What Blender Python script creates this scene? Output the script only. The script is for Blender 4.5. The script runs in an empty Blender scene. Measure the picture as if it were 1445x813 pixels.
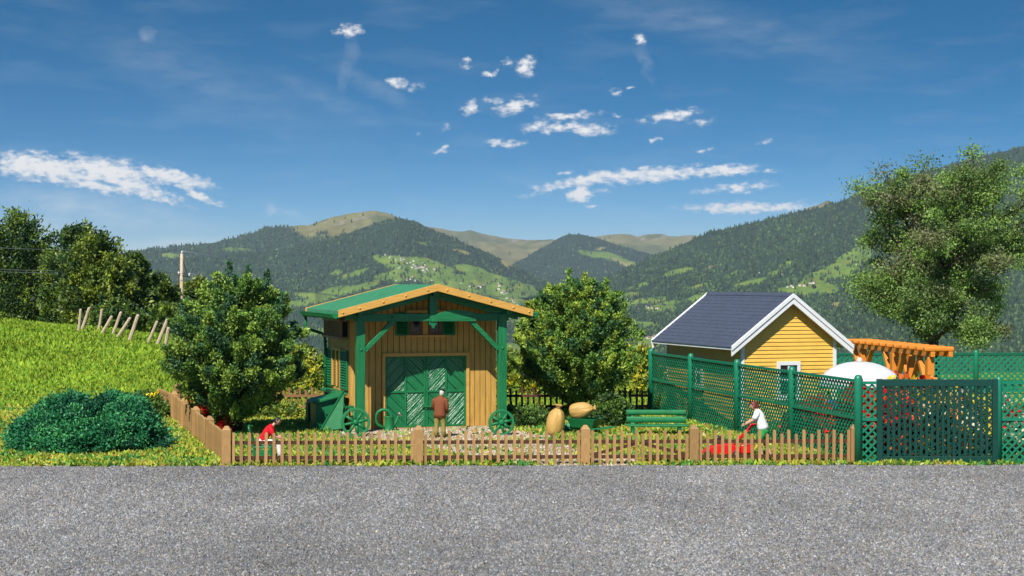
import bpy, bmesh, math, random
import numpy as np
from mathutils import Vector, Matrix
R = math.radians
C = bpy.context.scene.collection
rng = np.random.default_rng(7)
random.seed(7)
F, H, CX, HY = 2400.0, 5.56, 722.5, 400.0          # focal length (photo px), eye height, centre column, horizon row

def at(px, py, Y):
    return Vector(((px - CX) / F * Y, Y, H - (py - HY) / F * Y))
def ground_pt(px, py):
    Y = F * H / (py - HY)
    return Vector(((px - CX) / F * Y, Y, 0.0))

# ------------------------------------------------------------------ materials
def mat(name, col, rough=0.55, var=0.18, scale=6.0, stretch=(1, 1, 1), bump=0.15, bscale=None, spec=0.4, metal=0.0, dirt=0.0, dist=0.01, rnd=0.0):
    m = bpy.data.materials.new(name); m.use_nodes = True
    nt = m.node_tree; N = nt.nodes; L = nt.links
    b = N['Principled BSDF']
    b.inputs['Roughness'].default_value = rough
    b.inputs['Metallic'].default_value = metal
    b.inputs['Specular IOR Level'].default_value = spec
    tc = N.new('ShaderNodeTexCoord'); mp = N.new('ShaderNodeMapping')
    mp.inputs['Scale'].default_value = stretch
    L.new(tc.outputs['Object'], mp.inputs['Vector'])
    nz = N.new('ShaderNodeTexNoise'); nz.inputs['Scale'].default_value = scale; nz.inputs['Detail'].default_value = 6; nz.inputs['Roughness'].default_value = .65
    L.new(mp.outputs[0], nz.inputs['Vector'])
    cr = N.new('ShaderNodeValToRGB')
    lo = [max(0, c * (1 - var)) for c in col]; hi = [min(1, c * (1 + var)) for c in col]
    cr.color_ramp.elements[0].position = .28; cr.color_ramp.elements[1].position = .72
    cr.color_ramp.elements[0].color = (*lo, 1); cr.color_ramp.elements[1].color = (*hi, 1)
    L.new(nz.outputs['Fac'], cr.inputs['Fac'])
    out = cr.outputs['Color']
    if dirt > 0:
        n2 = N.new('ShaderNodeTexNoise'); n2.inputs['Scale'].default_value = 1.7; n2.inputs['Detail'].default_value = 8
        L.new(tc.outputs['Object'], n2.inputs['Vector'])
        r2 = N.new('ShaderNodeMapRange'); r2.inputs['From Min'].default_value = .5; r2.inputs['From Max'].default_value = .75
        r2.inputs['To Max'].default_value = dirt
        L.new(n2.outputs['Fac'], r2.inputs['Value'])
        mx = N.new('ShaderNodeMix'); mx.data_type = 'RGBA'
        L.new(r2.outputs[0], mx.inputs[0]); L.new(out, mx.inputs[6]); mx.inputs[7].default_value = (col[0] * .45, col[1] * .42, col[2] * .4, 1)
        out = mx.outputs[2]
    if rnd > 0:      # board to board differences
        oi = N.new('ShaderNodeObjectInfo'); r3 = N.new('ShaderNodeMapRange'); r3.inputs['To Min'].default_value = 1 - rnd; r3.inputs['To Max'].default_value = 1 + rnd
        L.new(oi.outputs['Random'], r3.inputs['Value']); vm = N.new('ShaderNodeVectorMath'); vm.operation = 'SCALE'
        L.new(out, vm.inputs[0]); L.new(r3.outputs[0], vm.inputs['Scale']); out = vm.outputs[0]
    L.new(out, b.inputs['Base Color'])
    if bump > 0:
        nb = N.new('ShaderNodeTexNoise'); nb.inputs['Scale'].default_value = bscale or scale * 3; nb.inputs['Detail'].default_value = 4
        L.new(mp.outputs[0], nb.inputs['Vector'])
        bp = N.new('ShaderNodeBump'); bp.inputs['Strength'].default_value = bump; bp.inputs['Distance'].default_value = dist
        L.new(nb.outputs['Fac'], bp.inputs['Height']); L.new(bp.outputs[0], b.inputs['Normal'])
    return m

def attr_mat(name, rough=0.6, transl=0.0, spec=0.3, bump=0.0, bscale=8, extra_var=0.0):
    m = bpy.data.materials.new(name); m.use_nodes = True
    nt = m.node_tree; N = nt.nodes; L = nt.links; b = N['Principled BSDF']
    b.inputs['Roughness'].default_value = rough; b.inputs['Specular IOR Level'].default_value = spec
    at_ = N.new('ShaderNodeAttribute'); at_.attribute_name = 'Col'
    col = at_.outputs['Color']
    if extra_var > 0:
        tc = N.new('ShaderNodeTexCoord'); nz = N.new('ShaderNodeTexNoise'); nz.inputs['Scale'].default_value = bscale; nz.inputs['Detail'].default_value = 6
        L.new(tc.outputs['Object'], nz.inputs['Vector'])
        mr = N.new('ShaderNodeMapRange'); mr.inputs['From Min'].default_value = .3; mr.inputs['From Max'].default_value = .7
        mr.inputs['To Min'].default_value = 1 - extra_var; mr.inputs['To Max'].default_value = 1 + extra_var
        L.new(nz.outputs['Fac'], mr.inputs['Value'])
        vm = N.new('ShaderNodeVectorMath'); vm.operation = 'SCALE'
        L.new(col, vm.inputs[0]); L.new(mr.outputs[0], vm.inputs['Scale']); col = vm.outputs[0]
    L.new(col, b.inputs['Base Color'])
    if bump > 0:
        tc = N.new('ShaderNodeTexCoord'); nz = N.new('ShaderNodeTexNoise'); nz.inputs['Scale'].default_value = bscale; nz.inputs['Detail'].default_value = 8
        L.new(tc.outputs['Object'], nz.inputs['Vector'])
        bp = N.new('ShaderNodeBump'); bp.inputs['Strength'].default_value = bump; bp.inputs['Distance'].default_value = .05
        L.new(nz.outputs['Fac'], bp.inputs['Height']); L.new(bp.outputs[0], b.inputs['Normal'])
    if transl > 0:
        tr = N.new('ShaderNodeBsdfTranslucent'); L.new(col, tr.inputs['Color'])
        mx = N.new('ShaderNodeMixShader'); mx.inputs[0].default_value = transl
        L.new(b.outputs[0], mx.inputs[1]); L.new(tr.outputs[0], mx.inputs[2])
        L.new(mx.outputs[0], N['Material Output'].inputs['Surface'])
    return m

# ------------------------------------------------------------------ objects
def tag(o, label=None, cat=None, group=None, kind=None):
    if label: o['label'] = label
    if cat: o['category'] = cat
    if group: o['group'] = group
    if kind: o['kind'] = kind
    return o
def empty(name, loc, rz=0.0, label=None, cat=None, group=None):
    o = bpy.data.objects.new(name, None); C.objects.link(o)
    o.empty_display_size = .2
    o.location = loc; o.rotation_euler = (0, 0, rz)
    return tag(o, label, cat, group)
def link(name, me, m=None, parent=None, bev=0.0, smooth=False, seg=2):
    o = bpy.data.objects.new(name, me); C.objects.link(o)
    if m is not None and not me.materials: me.materials.append(m)
    if parent is not None: o.parent = parent
    if bev > 0:
        b = o.modifiers.new('edge', 'BEVEL'); b.width = bev; b.segments = seg; b.limit_method = 'ANGLE'; b.angle_limit = R(40)
    if smooth:
        for p in me.polygons: p.use_smooth = True
    return o
def copy_tree(o, parent=None):
    c = o.copy(); C.objects.link(c)
    if parent is not None: c.parent = parent
    for ch in list(o.children): copy_tree(ch, c)
    return c

class MB:
    """collects shapes into one mesh"""
    def __init__(s): s.v = []; s.f = []; s.mi = []; s.sm = []
    def add(s, vs, fs, mi=0, sm=False):
        n = len(s.v); s.v += [tuple(v) for v in vs]
        for f in fs: s.f.append([n + i for i in f]); s.mi.append(mi); s.sm.append(sm)
    def box(s, x0, x1, y0, y1, z0, z1, mi=0, M=None):
        vs = [Vector(p) for p in ((x0,y0,z0),(x1,y0,z0),(x1,y1,z0),(x0,y1,z0),(x0,y0,z1),(x1,y0,z1),(x1,y1,z1),(x0,y1,z1))]
        if M is not None: vs = [M @ v for v in vs]
        s.add(vs, [(3,2,1,0),(4,5,6,7),(0,1,5,4),(1,2,6,5),(2,3,7,6),(3,0,4,7)], mi)
    def prism(s, poly, axis, a, b, mi=0, M=None):
        """poly: 2D points; extruded along axis ('x','y','z') from a to b"""
        def pt(p, t):
            if axis == 'y': v = Vector((p[0], t, p[1]))
            elif axis == 'x': v = Vector((t, p[0], p[1]))
            else: v = Vector((p[0], p[1], t))
            return M @ v if M is not None else v
        n = len(poly)
        vs = [pt(p, a) for p in poly] + [pt(p, b) for p in poly]
        fs = [list(range(n))[::-1], list(range(n, 2 * n))] + [(i, (i + 1) % n, n + (i + 1) % n, n + i) for i in range(n)]
        s.add(vs, fs, mi)
    def bar(s, p, q, w, h=None, mi=0, up=(0, 0, 1)):
        """square bar from p to q"""
        p = Vector(p); q = Vector(q); h = h or w
        d = (q - p).normalized(); u = Vector(up)
        if abs(d.dot(u)) > .98: u = Vector((0, 1, 0))
        a = d.cross(u).normalized(); b = a.cross(d).normalized()
        vs = []
        for c in (p, q):
            for i, j in ((-1,-1),(1,-1),(1,1),(-1,1)): vs.append(c + a * (i * w / 2) + b * (j * h / 2))
        s.add(vs, [(0,3,2,1),(4,5,6,7),(0,1,5,4),(1,2,6,5),(2,3,7,6),(3,0,4,7)], mi)
    def tube(s, pts, rad, n=10, mi=0, sm=True, cap=True, flat=1.0, closed=False, updir=None):
        """round tube through pts; rad: number or list; flat squeezes the second axis"""
        pts = [Vector(p) for p in pts]; k = len(pts)
        if not hasattr(rad, '__len__'): rad = [rad] * k
        rings = []; a = None
        for i in range(k):
            if closed: d = pts[(i + 1) % k] - pts[i - 1]
            elif i == 0: d = pts[1] - pts[0]
            elif i == k - 1: d = pts[-1] - pts[-2]
            else: d = pts[i + 1] - pts[i - 1]
            d.normalize()
            if a is None:
                a = Vector(updir) if updir else (Vector((1, 0, 0)) if abs(d.x) < .8 else Vector((0, 1, 0)))
            a = (a - d * a.dot(d)).normalized(); b = d.cross(a)
            r = rad[i]; rx, ry = r if hasattr(r, '__len__') else (r, r * flat)
            rings.append([pts[i] + a * (math.cos(t) * rx) + b * (math.sin(t) * ry) for t in [2 * math.pi * j / n for j in range(n)]])
        vs = [v for r in rings for v in r]; fs = []
        for i in range(k if closed else k - 1):
            i2 = (i + 1) % k
            for j in range(n):
                fs.append((i * n + j, i * n + (j + 1) % n, i2 * n + (j + 1) % n, i2 * n + j))
        if cap and not closed:
            fs.append(list(range(n))[::-1]); fs.append([(k - 1) * n + j for j in range(n)])
        s.add(vs, fs, mi, sm)
    def lathe(s, prof, n=20, mi=0, M=None, sm=True):
        """prof: (r, z) pairs"""
        vs = []; fs = []; k = len(prof)
        for r, z in prof:
            for j in range(n):
                t = 2 * math.pi * j / n; v = Vector((r * math.cos(t), r * math.sin(t), z)); vs.append(M @ v if M is not None else v)
        for i in range(k - 1):
            for j in range(n): fs.append((i * n + j, i * n + (j + 1) % n, (i + 1) * n + (j + 1) % n, (i + 1) * n + j))
        fs.append(list(range(n))[::-1]); fs.append([(k - 1) * n + j for j in range(n)])
        s.add(vs, fs, mi, sm)
    def ball(s, c, rx, ry, rz, n=12, mi=0, M=None):
        vs = []; fs = []; c = Vector(c); k = n // 2 + 1
        for i in range(k):
            th = math.pi * i / (k - 1)
            for j in range(n):
                ph = 2 * math.pi * j / n
                v = Vector((rx * math.sin(th) * math.cos(ph), ry * math.sin(th) * math.sin(ph), rz * math.cos(th)))
                vs.append(c + (M @ v if M is not None else v))
        for i in range(k - 1):
            for j in range(n): fs.append((i * n + j, (i + 1) * n + j, (i + 1) * n + (j + 1) % n, i * n + (j + 1) % n))
        s.add(vs, fs, mi, True)
    def mesh(s, name, mats):
        me = bpy.data.meshes.new(name); me.from_pydata(s.v, [], s.f)
        if not isinstance(mats, (list, tuple)): mats = [mats]
        for m in mats: me.materials.append(m)
        me.polygons.foreach_set('material_index', s.mi); me.polygons.foreach_set('use_smooth', s.sm)
        bm = bmesh.new(); bm.from_mesh(me); bmesh.ops.remove_doubles(bm, verts=bm.verts, dist=1e-6)
        bmesh.ops.recalc_face_normals(bm, faces=bm.faces); bm.to_mesh(me); bm.free()
        return me
    def build(s, name, mats, parent=None, bev=0.0, seg=2):
        return link(name, s.mesh(name, mats), None, parent, bev, seg=seg)

def array_mesh(name, V, Fc, m, col=None, smooth=False):
    """numpy verts (n,3), faces (k,3|4), per-vertex colours (n,3)"""
    me = bpy.data.meshes.new(name)
    V = np.ascontiguousarray(V, np.float32); Fc = np.ascontiguousarray(Fc, np.int32)
    k, w = Fc.shape
    me.vertices.add(len(V)); me.vertices.foreach_set('co', V.ravel())
    me.loops.add(k * w); me.loops.foreach_set('vertex_index', Fc.ravel())
    me.polygons.add(k); me.polygons.foreach_set('loop_start', np.arange(k, dtype=np.int32) * w)
    try: me.polygons.foreach_set('loop_total', np.full(k, w, np.int32))
    except Exception: pass
    me.polygons.foreach_set('use_smooth', np.full(k, smooth))
    if col is not None:
        ca = me.color_attributes.new('Col', 'FLOAT_COLOR', 'POINT')
        c4 = np.ones((len(V), 4), np.float32); c4[:, :3] = col
        ca.data.foreach_set('color', c4.ravel())
    me.update(calc_edges=True); me.validate()
    me.materials.append(m)
    return me

# ------------------------------------------------------------------ noise
_tab = np.random.default_rng(3).random((256, 256)).astype(np.float32)
def vnoise(x, y):
    xi = np.floor(x).astype(int); yi = np.floor(y).astype(int); fx = x - xi; fy = y - yi
    fx = fx * fx * (3 - 2 * fx); fy = fy * fy * (3 - 2 * fy)
    a = _tab[xi & 255, yi & 255]; b = _tab[(xi + 1) & 255, yi & 255]; c = _tab[xi & 255, (yi + 1) & 255]; d = _tab[(xi + 1) & 255, (yi + 1) & 255]
    return (a * (1 - fx) + b * fx) * (1 - fy) + (c * (1 - fx) + d * fx) * fy
def fbm(x, y, o=5, g=.5):
    s = 0; a = 1; t = 0
    for i in range(o):
        s = s + a * vnoise(x + 17.3 * i, y + 9.1 * i); t += a; a *= g; x = x * 2.03; y = y * 2.03
    return s / t
def sstep(a, b, x):
    t = np.clip((x - a) / (b - a), 0, 1); return t * t * (3 - 2 * t)

# ------------------------------------------------------------------ leaves
def unit(v): return v / np.maximum(np.linalg.norm(v, axis=-1, keepdims=True), 1e-9)
def leaf_arrays(P, D, size, aspect=.55, r=rng, sizevar=.4):
    """one diamond leaf per point P pointing along D with random roll"""
    n = len(P); D = unit(D)
    s = (size * (1 + sizevar * (r.random(n) * 2 - 1)))[:, None]
    A = unit(np.cross(D, r.normal(size=(n, 3)))); B = np.cross(D, A)
    bend = B * (r.random((n, 1)) - .3) * .35
    V = np.stack([P, P + D * s * .5 + A * s * aspect * .5 + bend * s * .5, P + D * s + bend * s * -.3, P + D * s * .5 - A * s * aspect * .5 + bend * s * .5], 1).reshape(-1, 3)
    Fc = np.arange(4 * n).reshape(n, 4)
    return V, Fc
def tint(base, n, var, r=rng, hue=.12):
    base = np.array(base)
    k = 1 + var * (r.random((n, 1)) * 2 - 1)
    c = base * k
    c = c * (1 + hue * (r.random((n, 3)) * 2 - 1))
    return np.clip(c, 0, 1)
# ------------------------------------------------------------------ palette
GREEN = mat('green_paint', (.011, .17, .056), .5, .18, 5, bump=.25, bscale=22, spec=.35, dirt=.35)
GREEN_WOOD = mat('green_grained_wood', (.010, .165, .055), .42, .32, 8, (1.8, 1.8, .14), .9, 14, spec=.55, dist=.02, dirt=.2)
GREEN_BEAM = mat('green_grained_beam', (.010, .165, .055), .42, .32, 8, (.14, 1.8, 1.8), .9, 14, spec=.55, dist=.02, dirt=.2)
GREEN_ROOF = mat('green_sheet_roof', (.06, .27, .14), .45, .14, 3, (1, 6, 1), .3, 10, spec=.5, dirt=.35)
DARK_GREEN = mat('dark_green_lattice_paint', (.009, .19, .10), .38, .15, 6, bump=.1, spec=.5)
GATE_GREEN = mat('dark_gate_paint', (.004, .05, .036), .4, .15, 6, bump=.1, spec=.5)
OCHRE = mat('ochre_wood', (.54, .315, .075), .55, .22, 7, (2.2, 2.2, .18), .8, 12, spec=.3, dist=.015, dirt=.25)
OCHRE_TRIM = mat('ochre_trim', (.62, .34, .078), .5, .18, 7, (.2, 2.4, 2.4), .6, 12, spec=.35, dist=.012, dirt=.15)
BROWN_TRIM = mat('brown_timber', (.17, .085, .048), .6, .2, 8, (6, 6, 1), .4, 10, dirt=.2)
PICKET = mat('tan_brown_picket', (.37, .215, .082), .55, .2, 9, (3, 3, .5), .35, 12, spec=.3, dirt=.45, rnd=.16)
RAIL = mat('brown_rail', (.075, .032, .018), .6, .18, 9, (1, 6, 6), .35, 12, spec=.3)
BACKFENCE = mat('brown_back_fence', (.26, .135, .06), .6, .2, 9, (3, 3, .5), .35, 12, spec=.3, dirt=.3, rnd=.15)
SHADEDFENCE = mat('tree_shaded_brown_fence', (.10, .04, .028), .6, .2, 9, (6, 6, 1), .35, 12, spec=.3, dirt=.3)  # back fence brown darkened: the tree's shade is put into the colour
YELLOW = mat('yellow_siding', (.76, .47, .085), .5, .1, 5, (.3, .3, 2), .3, 8, spec=.35, dirt=.2)
WHITE = mat('white_trim', (.72, .73, .74), .45, .05, 4, bump=.1, spec=.4, dirt=.08)
SLATE = mat('slate_blue_shingle', (.068, .082, .12), .6, .22, 9, (1, 1, 1), .5, 40, spec=.35, dirt=.2)
SLAT = mat('brown_slat', (.34, .19, .10), .6, .2, 8, (3, 3, .5), .4, 10, dirt=.2)
GLASS = mat('dark_glass', (.02, .025, .03), .08, .1, 2, bump=0, spec=.8)
BLACK = mat('black_opening_shade', (.008, .008, .008), .7, .1, 2, bump=0)
ORANGE = mat('orange_timber', (.68, .235, .03), .5, .16, 7, (5, 5, 5), .4, 14, spec=.35, dirt=.1)
SACK = mat('ochre_sackcloth', (.50, .305, .085), .55, .16, 5, (1.6, 1.6, .4), .7, 9, spec=.35, dist=.03, dirt=.2)
RED = mat('red_enamel', (.70, .012, .012), .3, .08, 4, bump=.05, spec=.5)
DARKGREY = mat('dark_engine', (.03, .03, .032), .45, .2, 8, bump=.2)
STEEL = mat('steel', (.45, .46, .47), .35, .1, 8, bump=.1, metal=.8)
BARK = mat('grey_brown_bark', (.10, .068, .052), .85, .4, 9, (3, 3, .6), 1.0, 9, spec=.15, dist=.05)
DARKBARK = mat('dark_bark', (.035, .022, .02), .85, .4, 9, (3, 3, .6), 1.0, 9, spec=.15, dist=.05)
CANVAS = mat('white_canvas', (.60, .60, .615), .6, .03, 3, bump=.05, spec=.3)
WEATHERED = mat('weathered_post', (.54, .42, .30), .8, .25, 6, (3, 3, .5), .6, 9, spec=.15, dirt=.3)
CONCRETE = mat('beige_plinth', (.42, .28, .13), .8, .15, 9, bump=.4)
LEAF = attr_mat('leaf', .45, .22, .4)
NEEDLE = attr_mat('small_leaf', .5, .15, .35)
PETAL = attr_mat('petal', .5, .2, .3)
GRASS = attr_mat('grass_blade', .6, .25, .2)
STONE = attr_mat('stone_chip', .7, 0, .3)
SKIN = mat('skin', (.55, .30, .20), .5, .08, 9, bump=.05)
HAIR_D = mat('dark_hair', (.018, .014, .013), .5, .3, 20, bump=.4, bscale=60)
HAIR_R = mat('auburn_hair', (.13, .022, .016), .5, .3, 20, bump=.4, bscale=60)
HAIR_G = mat('grey_hair', (.60, .58, .54), .6, .2, 20, bump=.4, bscale=60)
def cloth(n, c): return mat(n, c, .75, .14, 7, bump=.5, bscale=14, spec=.2, dist=.02)
JACKET = cloth('brown_jacket_cloth', (.20, .062, .025)); KHAKI = cloth('khaki_cloth', (.30, .235, .065)); CAPM = cloth('dark_cap_cloth', (.022, .021, .022))
REDSHIRT = cloth('red_shirt_cloth', (.60, .01, .018)); WHITECLOTH = cloth('white_cloth', (.76, .76, .74)); GREENCLOTH = cloth('green_shorts_cloth', (.02, .27, .055))
BLUECLOTH = cloth('blue_shirt_cloth', (.02, .10, .48)); LBLUE = cloth('light_blue_cloth', (.10, .34, .62)); SHOE = cloth('dark_shoe', (.035, .025, .02)); WSHOE = cloth('white_shoe', (.7, .69, .66))
EYE = mat('eye', (.03, .02, .015), .2, .05, 4, bump=0)
LIP = mat('lip', (.40, .12, .09), .5, .05, 4, bump=0)
# ------------------------------------------------------------------ the ground near the camera
_hx = [-200, -60, -33, -28, -22.6, -18, -13.4, -6, 10, 25, 60, 200]
_hz = [6.0, 4.6, 3.05, 2.6, 2.0, 1.35, -.3, -1.0, -1.0, -.5, .2, 1.0]
def gz(X, Y):
    h = np.interp(X, _hx, _hz)
    z = sstep(77, 112, Y) * h
    d = np.maximum(Y - 112, 0)
    z = z - np.minimum(d * .12 + d * d * .0003, 292)
    z = z + (fbm(X * .35, Y * .35, 3) - .5) * .10 * sstep(76, 82, Y)
    return z
def grid_mesh(name, xs, ys, zf, m, colf=None, smooth=True):
    X, Y = np.meshgrid(xs, ys); Z = zf(X, Y)
    V = np.stack([X, Y, Z], -1).reshape(-1, 3); nx = len(xs); ny = len(ys)
    i = (np.arange(ny - 1)[:, None] * nx + np.arange(nx - 1)[None, :]).ravel()
    Fc = np.stack([i, i + 1, i + 1 + nx, i + nx], 1)
    return array_mesh(name, V, Fc, m, colf(X, Y).reshape(-1, 3) if colf else None, smooth)
GROUND = attr_mat('turf_ground', .9, 0, .1, bump=.6, bscale=5, extra_var=.35)
xs = np.concatenate([-np.geomspace(24000, 62, 22), np.linspace(-60, 60, 241), np.geomspace(62, 24000, 22)])
ys = np.concatenate([[-24000, -6000, -1500, -400, -100, 0, 20], np.linspace(30, 130, 201), np.geomspace(132, 900, 40), [1500, 4000, 12000, 24000]])
def gcol(X, Y):
    n = fbm(X * .8, Y * .8, 4)[..., None]
    a = np.array([.10, .17, .025]); b = np.array([.20, .22, .04]); mdw = np.array([.19, .25, .03]); val = np.array([.05, .09, .025])
    c = a * (1 - n) + b * n
    k = sstep(76, 82, Y)[..., None]; c = c * (1 - k) + mdw * (.8 + .4 * n) * k
    k = sstep(118, 150, Y)[..., None]; c = c * (1 - k) + val * k
    return c
ground = link('ground', grid_mesh('ground', xs, ys, gz, GROUND, gcol)); tag(ground, kind='structure')

# gravel road in front of the fence
def edge_y(X): return 51.75 + .014 * X + (fbm(X * 1.7, X * 0 + 4.2, 4) - .5) * .30 + (fbm(X * 6.5, X * 0 + 8.1, 3) - .5) * .32
ROAD = mat('grey_gravel_bed', (.155, .154, .154), .9, .45, 14, bump=1.0, bscale=26, spec=.15, dist=.03)
xr = np.concatenate([[-400, -150, -60], np.linspace(-30, 30, 601), [60, 150, 400]]); V = []
for x in xr: V += [(x, -300, .004), (x, 20, .004), (x, 49, .004), (x, float(edge_y(np.array(x))), .006)]
V = np.array(V); Fc = []
for i in range(len(xr) - 1):
    for j in range(3): Fc.append((i * 4 + j, (i + 1) * 4 + j, (i + 1) * 4 + j + 1, i * 4 + j + 1))
road = link('road', array_mesh('road', V, np.array(Fc), ROAD)); tag(road, kind='structure')

def in_poly(P, poly):
    x, y = P[:, 0], P[:, 1]; ins = np.zeros(len(P), bool); n = len(poly)
    for i in range(n):
        x0, y0 = poly[i]; x1, y1 = poly[(i + 1) % n]
        if y0 == y1: continue
        c = ((y0 > y) != (y1 > y)) & (x < (x1 - x0) * (y - y0) / (y1 - y0) + x0); ins ^= c
    return ins
def stones(name, P, size, cols, label):
    """angular chips: five-point pyramids"""
    n = len(P); s = size * (.55 + .9 * rng.random(n))
    ang = rng.random(n) * 6.283
    V = np.zeros((n, 5, 3))
    for k in range(4):
        a = ang + k * 1.5708 + rng.normal(size=n) * .35
        V[:, k, 0] = P[:, 0] + np.cos(a) * s * (.5 + .35 * rng.random(n)); V[:, k, 1] = P[:, 1] + np.sin(a) * s * (.5 + .35 * rng.random(n)); V[:, k, 2] = P[:, 2] - .004
    V[:, 4, 0] = P[:, 0] + rng.normal(size=n) * s * .25; V[:, 4, 1] = P[:, 1] + rng.normal(size=n) * s * .25; V[:, 4, 2] = P[:, 2] + s * (.35 + .4 * rng.random(n))
    b = np.arange(n)[:, None] * 5
    Fc = np.concatenate([np.concatenate([b + k, b + (k + 1) % 4, b + 4], 1) for k in range(4)])
    o = link(name, array_mesh(name, V.reshape(-1, 3), Fc, STONE, np.repeat(cols, 5, 0))); tag(o, label, None, kind='stuff'); return o
n = 215000
Yr = 29.5 + (52.4 - 29.5) * rng.random(n) ** .85; Xr = (rng.random(n) * 2 - 1) * .325 * Yr
ok = Yr < edge_y(Xr) + .10 * rng.random(n); Xr, Yr = Xr[ok], Yr[ok]; n = len(Xr)
g = np.array([.188, .186, .186]) * np.clip(rng.lognormal(0, .34, (n, 1)), .25, 2.4)
w = rng.random(n); g[w < .10] *= np.array([1.25, 1.08, .82]); g[w > .93] *= np.array([.8, .9, 1.1])
g *= (.70 + .6 * fbm(Xr * .25, Yr * .12, 5))[:, None] * (.85 + .3 * fbm(Xr * 1.3 + 9, Yr * .7, 3))[:, None]
stones('gravel', np.stack([Xr, Yr, np.full(n, .005)], 1), .046, np.clip(g, 0, .85), 'grey gravel chips covering the road')

# pale path from the shed to the gate
pp = [(470, 607), (478, 601), (560, 599), (700, 598), (712, 604), (745, 611), (775, 618), (800, 628), (845, 640), (902, 648), (907, 656.5), (826, 657), (735, 657), (690, 650), (640, 643), (600, 634), (560, 629), (510, 622), (474, 616)]
poly = [tuple(ground_pt(*p)[:2]) for p in pp]
dense = []
for i in range(len(poly)):
    a = np.array(poly[i]); b = np.array(poly[(i + 1) % len(poly)]); k = max(2, int(np.linalg.norm(b - a) / .25))
    for t in np.arange(k) / k:
        p = a + (b - a) * t; dense.append(p + (np.array([vnoise(p[0] * 2.1 + 5, p[1] * 2.1), vnoise(p[0] * 2.1, p[1] * 2.1 + 31)]) - .5) * .7)
PATHPOLY = [(float(p[0]), min(float(p[1]), 66.5)) for p in dense]
PATHM = mat('pale_gravel_path', (.36, .285, .19), .9, .3, 9, bump=.8, bscale=30, spec=.15, dist=.03)
bm = bmesh.new(); f = bm.faces.new([bm.verts.new((x, y, .007)) for x, y in PATHPOLY]); f.normal_update()
if f.normal.z < 0: f.normal_flip()
bmesh.ops.triangulate(bm, faces=bm.faces)
me = bpy.data.meshes.new('path'); bm.to_mesh(me); bm.free()
tag(link('path', me, PATHM), kind='structure')
P = np.stack([rng.random(60000) * 16 - 9, 51.5 + rng.random(60000) * 15], 1); P = P[in_poly(P, PATHPOLY)]; P = P[fbm(P[:, 0] * .9, P[:, 1] * .9, 4) + rng.random(len(P)) * .5 > .5]
c = np.array([.40, .335, .26]) * np.clip(rng.lognormal(0, .38, (len(P), 1)), .35, 1.6); c[rng.random(len(P)) < .15] *= np.array([.8, .6, .4])
stones('gravel', np.column_stack([P, np.full(len(P), .008)]), .055, np.clip(c, 0, .9), 'pale beige gravel chips strewn on the path')

# grass: short flock in the garden, finer blades on the meadow slope
def grass(name, P, hgt, cols, label, lean=.8):
    n = len(P); D = np.stack([rng.normal(size=n) * lean, rng.normal(size=n) * lean, np.abs(rng.normal(size=n)) * .6 + .35], 1)
    V, Fc = leaf_arrays(P, D, hgt * (.7 + .75 * fbm(P[:, 0] * 1.1 + 5, P[:, 1] * 1.1, 3)), .5, sizevar=.6)
    o = link(name, array_mesh(name, V, Fc, GRASS, np.repeat(cols, 4, 0))); return tag(o, label, None, kind='stuff')
n = 330000
Y = 51.4 + 33 * rng.random(n) ** 1.1; X = (rng.random(n) * 2 - 1) * .325 * Y
P = np.stack([X, Y], 1)
ok = (Y > edge_y(X) + .02)
inside = in_poly(P, PATHPOLY); ok &= ~(inside & (rng.random(n) > .03 + .18 * sstep(.55, .70, fbm(X * .8 + 3, Y * .8, 4)))); X, Y = X[ok], Y[ok]; n = len(X)
patch = fbm(X * .9, Y * .9, 4)
pal = np.array([[.34, .46, .05], [.16, .36, .045], [.50, .48, .07], [.06, .24, .055], [.46, .24, .06], [.55, .55, .22]])
pick = rng.random(n); bri = patch + (rng.random(n) - .5) * .6
idx = np.where(bri > .62, 2, np.where(bri > .42, 0, np.where(bri > .28, 1, 3))); idx[pick < .06] = 4; idx[(pick > .06) & (pick < .10)] = 5
cols = pal[idx] * (.75 + .5 * rng.random((n, 1)))
grass('grass', np.stack([X, Y, gz(X, Y)], 1), .13, np.clip(cols, 0, 1), 'yellow green grass flock of the garden lawn')
n = 150000
Y = 76 + 40 * rng.random(n); X = -.33 * Y + (.33 * Y + 16) * rng.random(n)
cols = np.where((rng.random(n) < .5)[:, None], np.array([.33, .44, .037]), np.array([.22, .38, .037])) * (.55 + .9 * fbm(X * .45, Y * .25, 5)[:, None]) * (.8 + .4 * rng.random((n, 1)))
grass('meadow_grass', np.stack([X, Y, gz(X, Y)], 1), .19, cols, 'bright yellow green meadow grass on the slope', .35)

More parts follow.
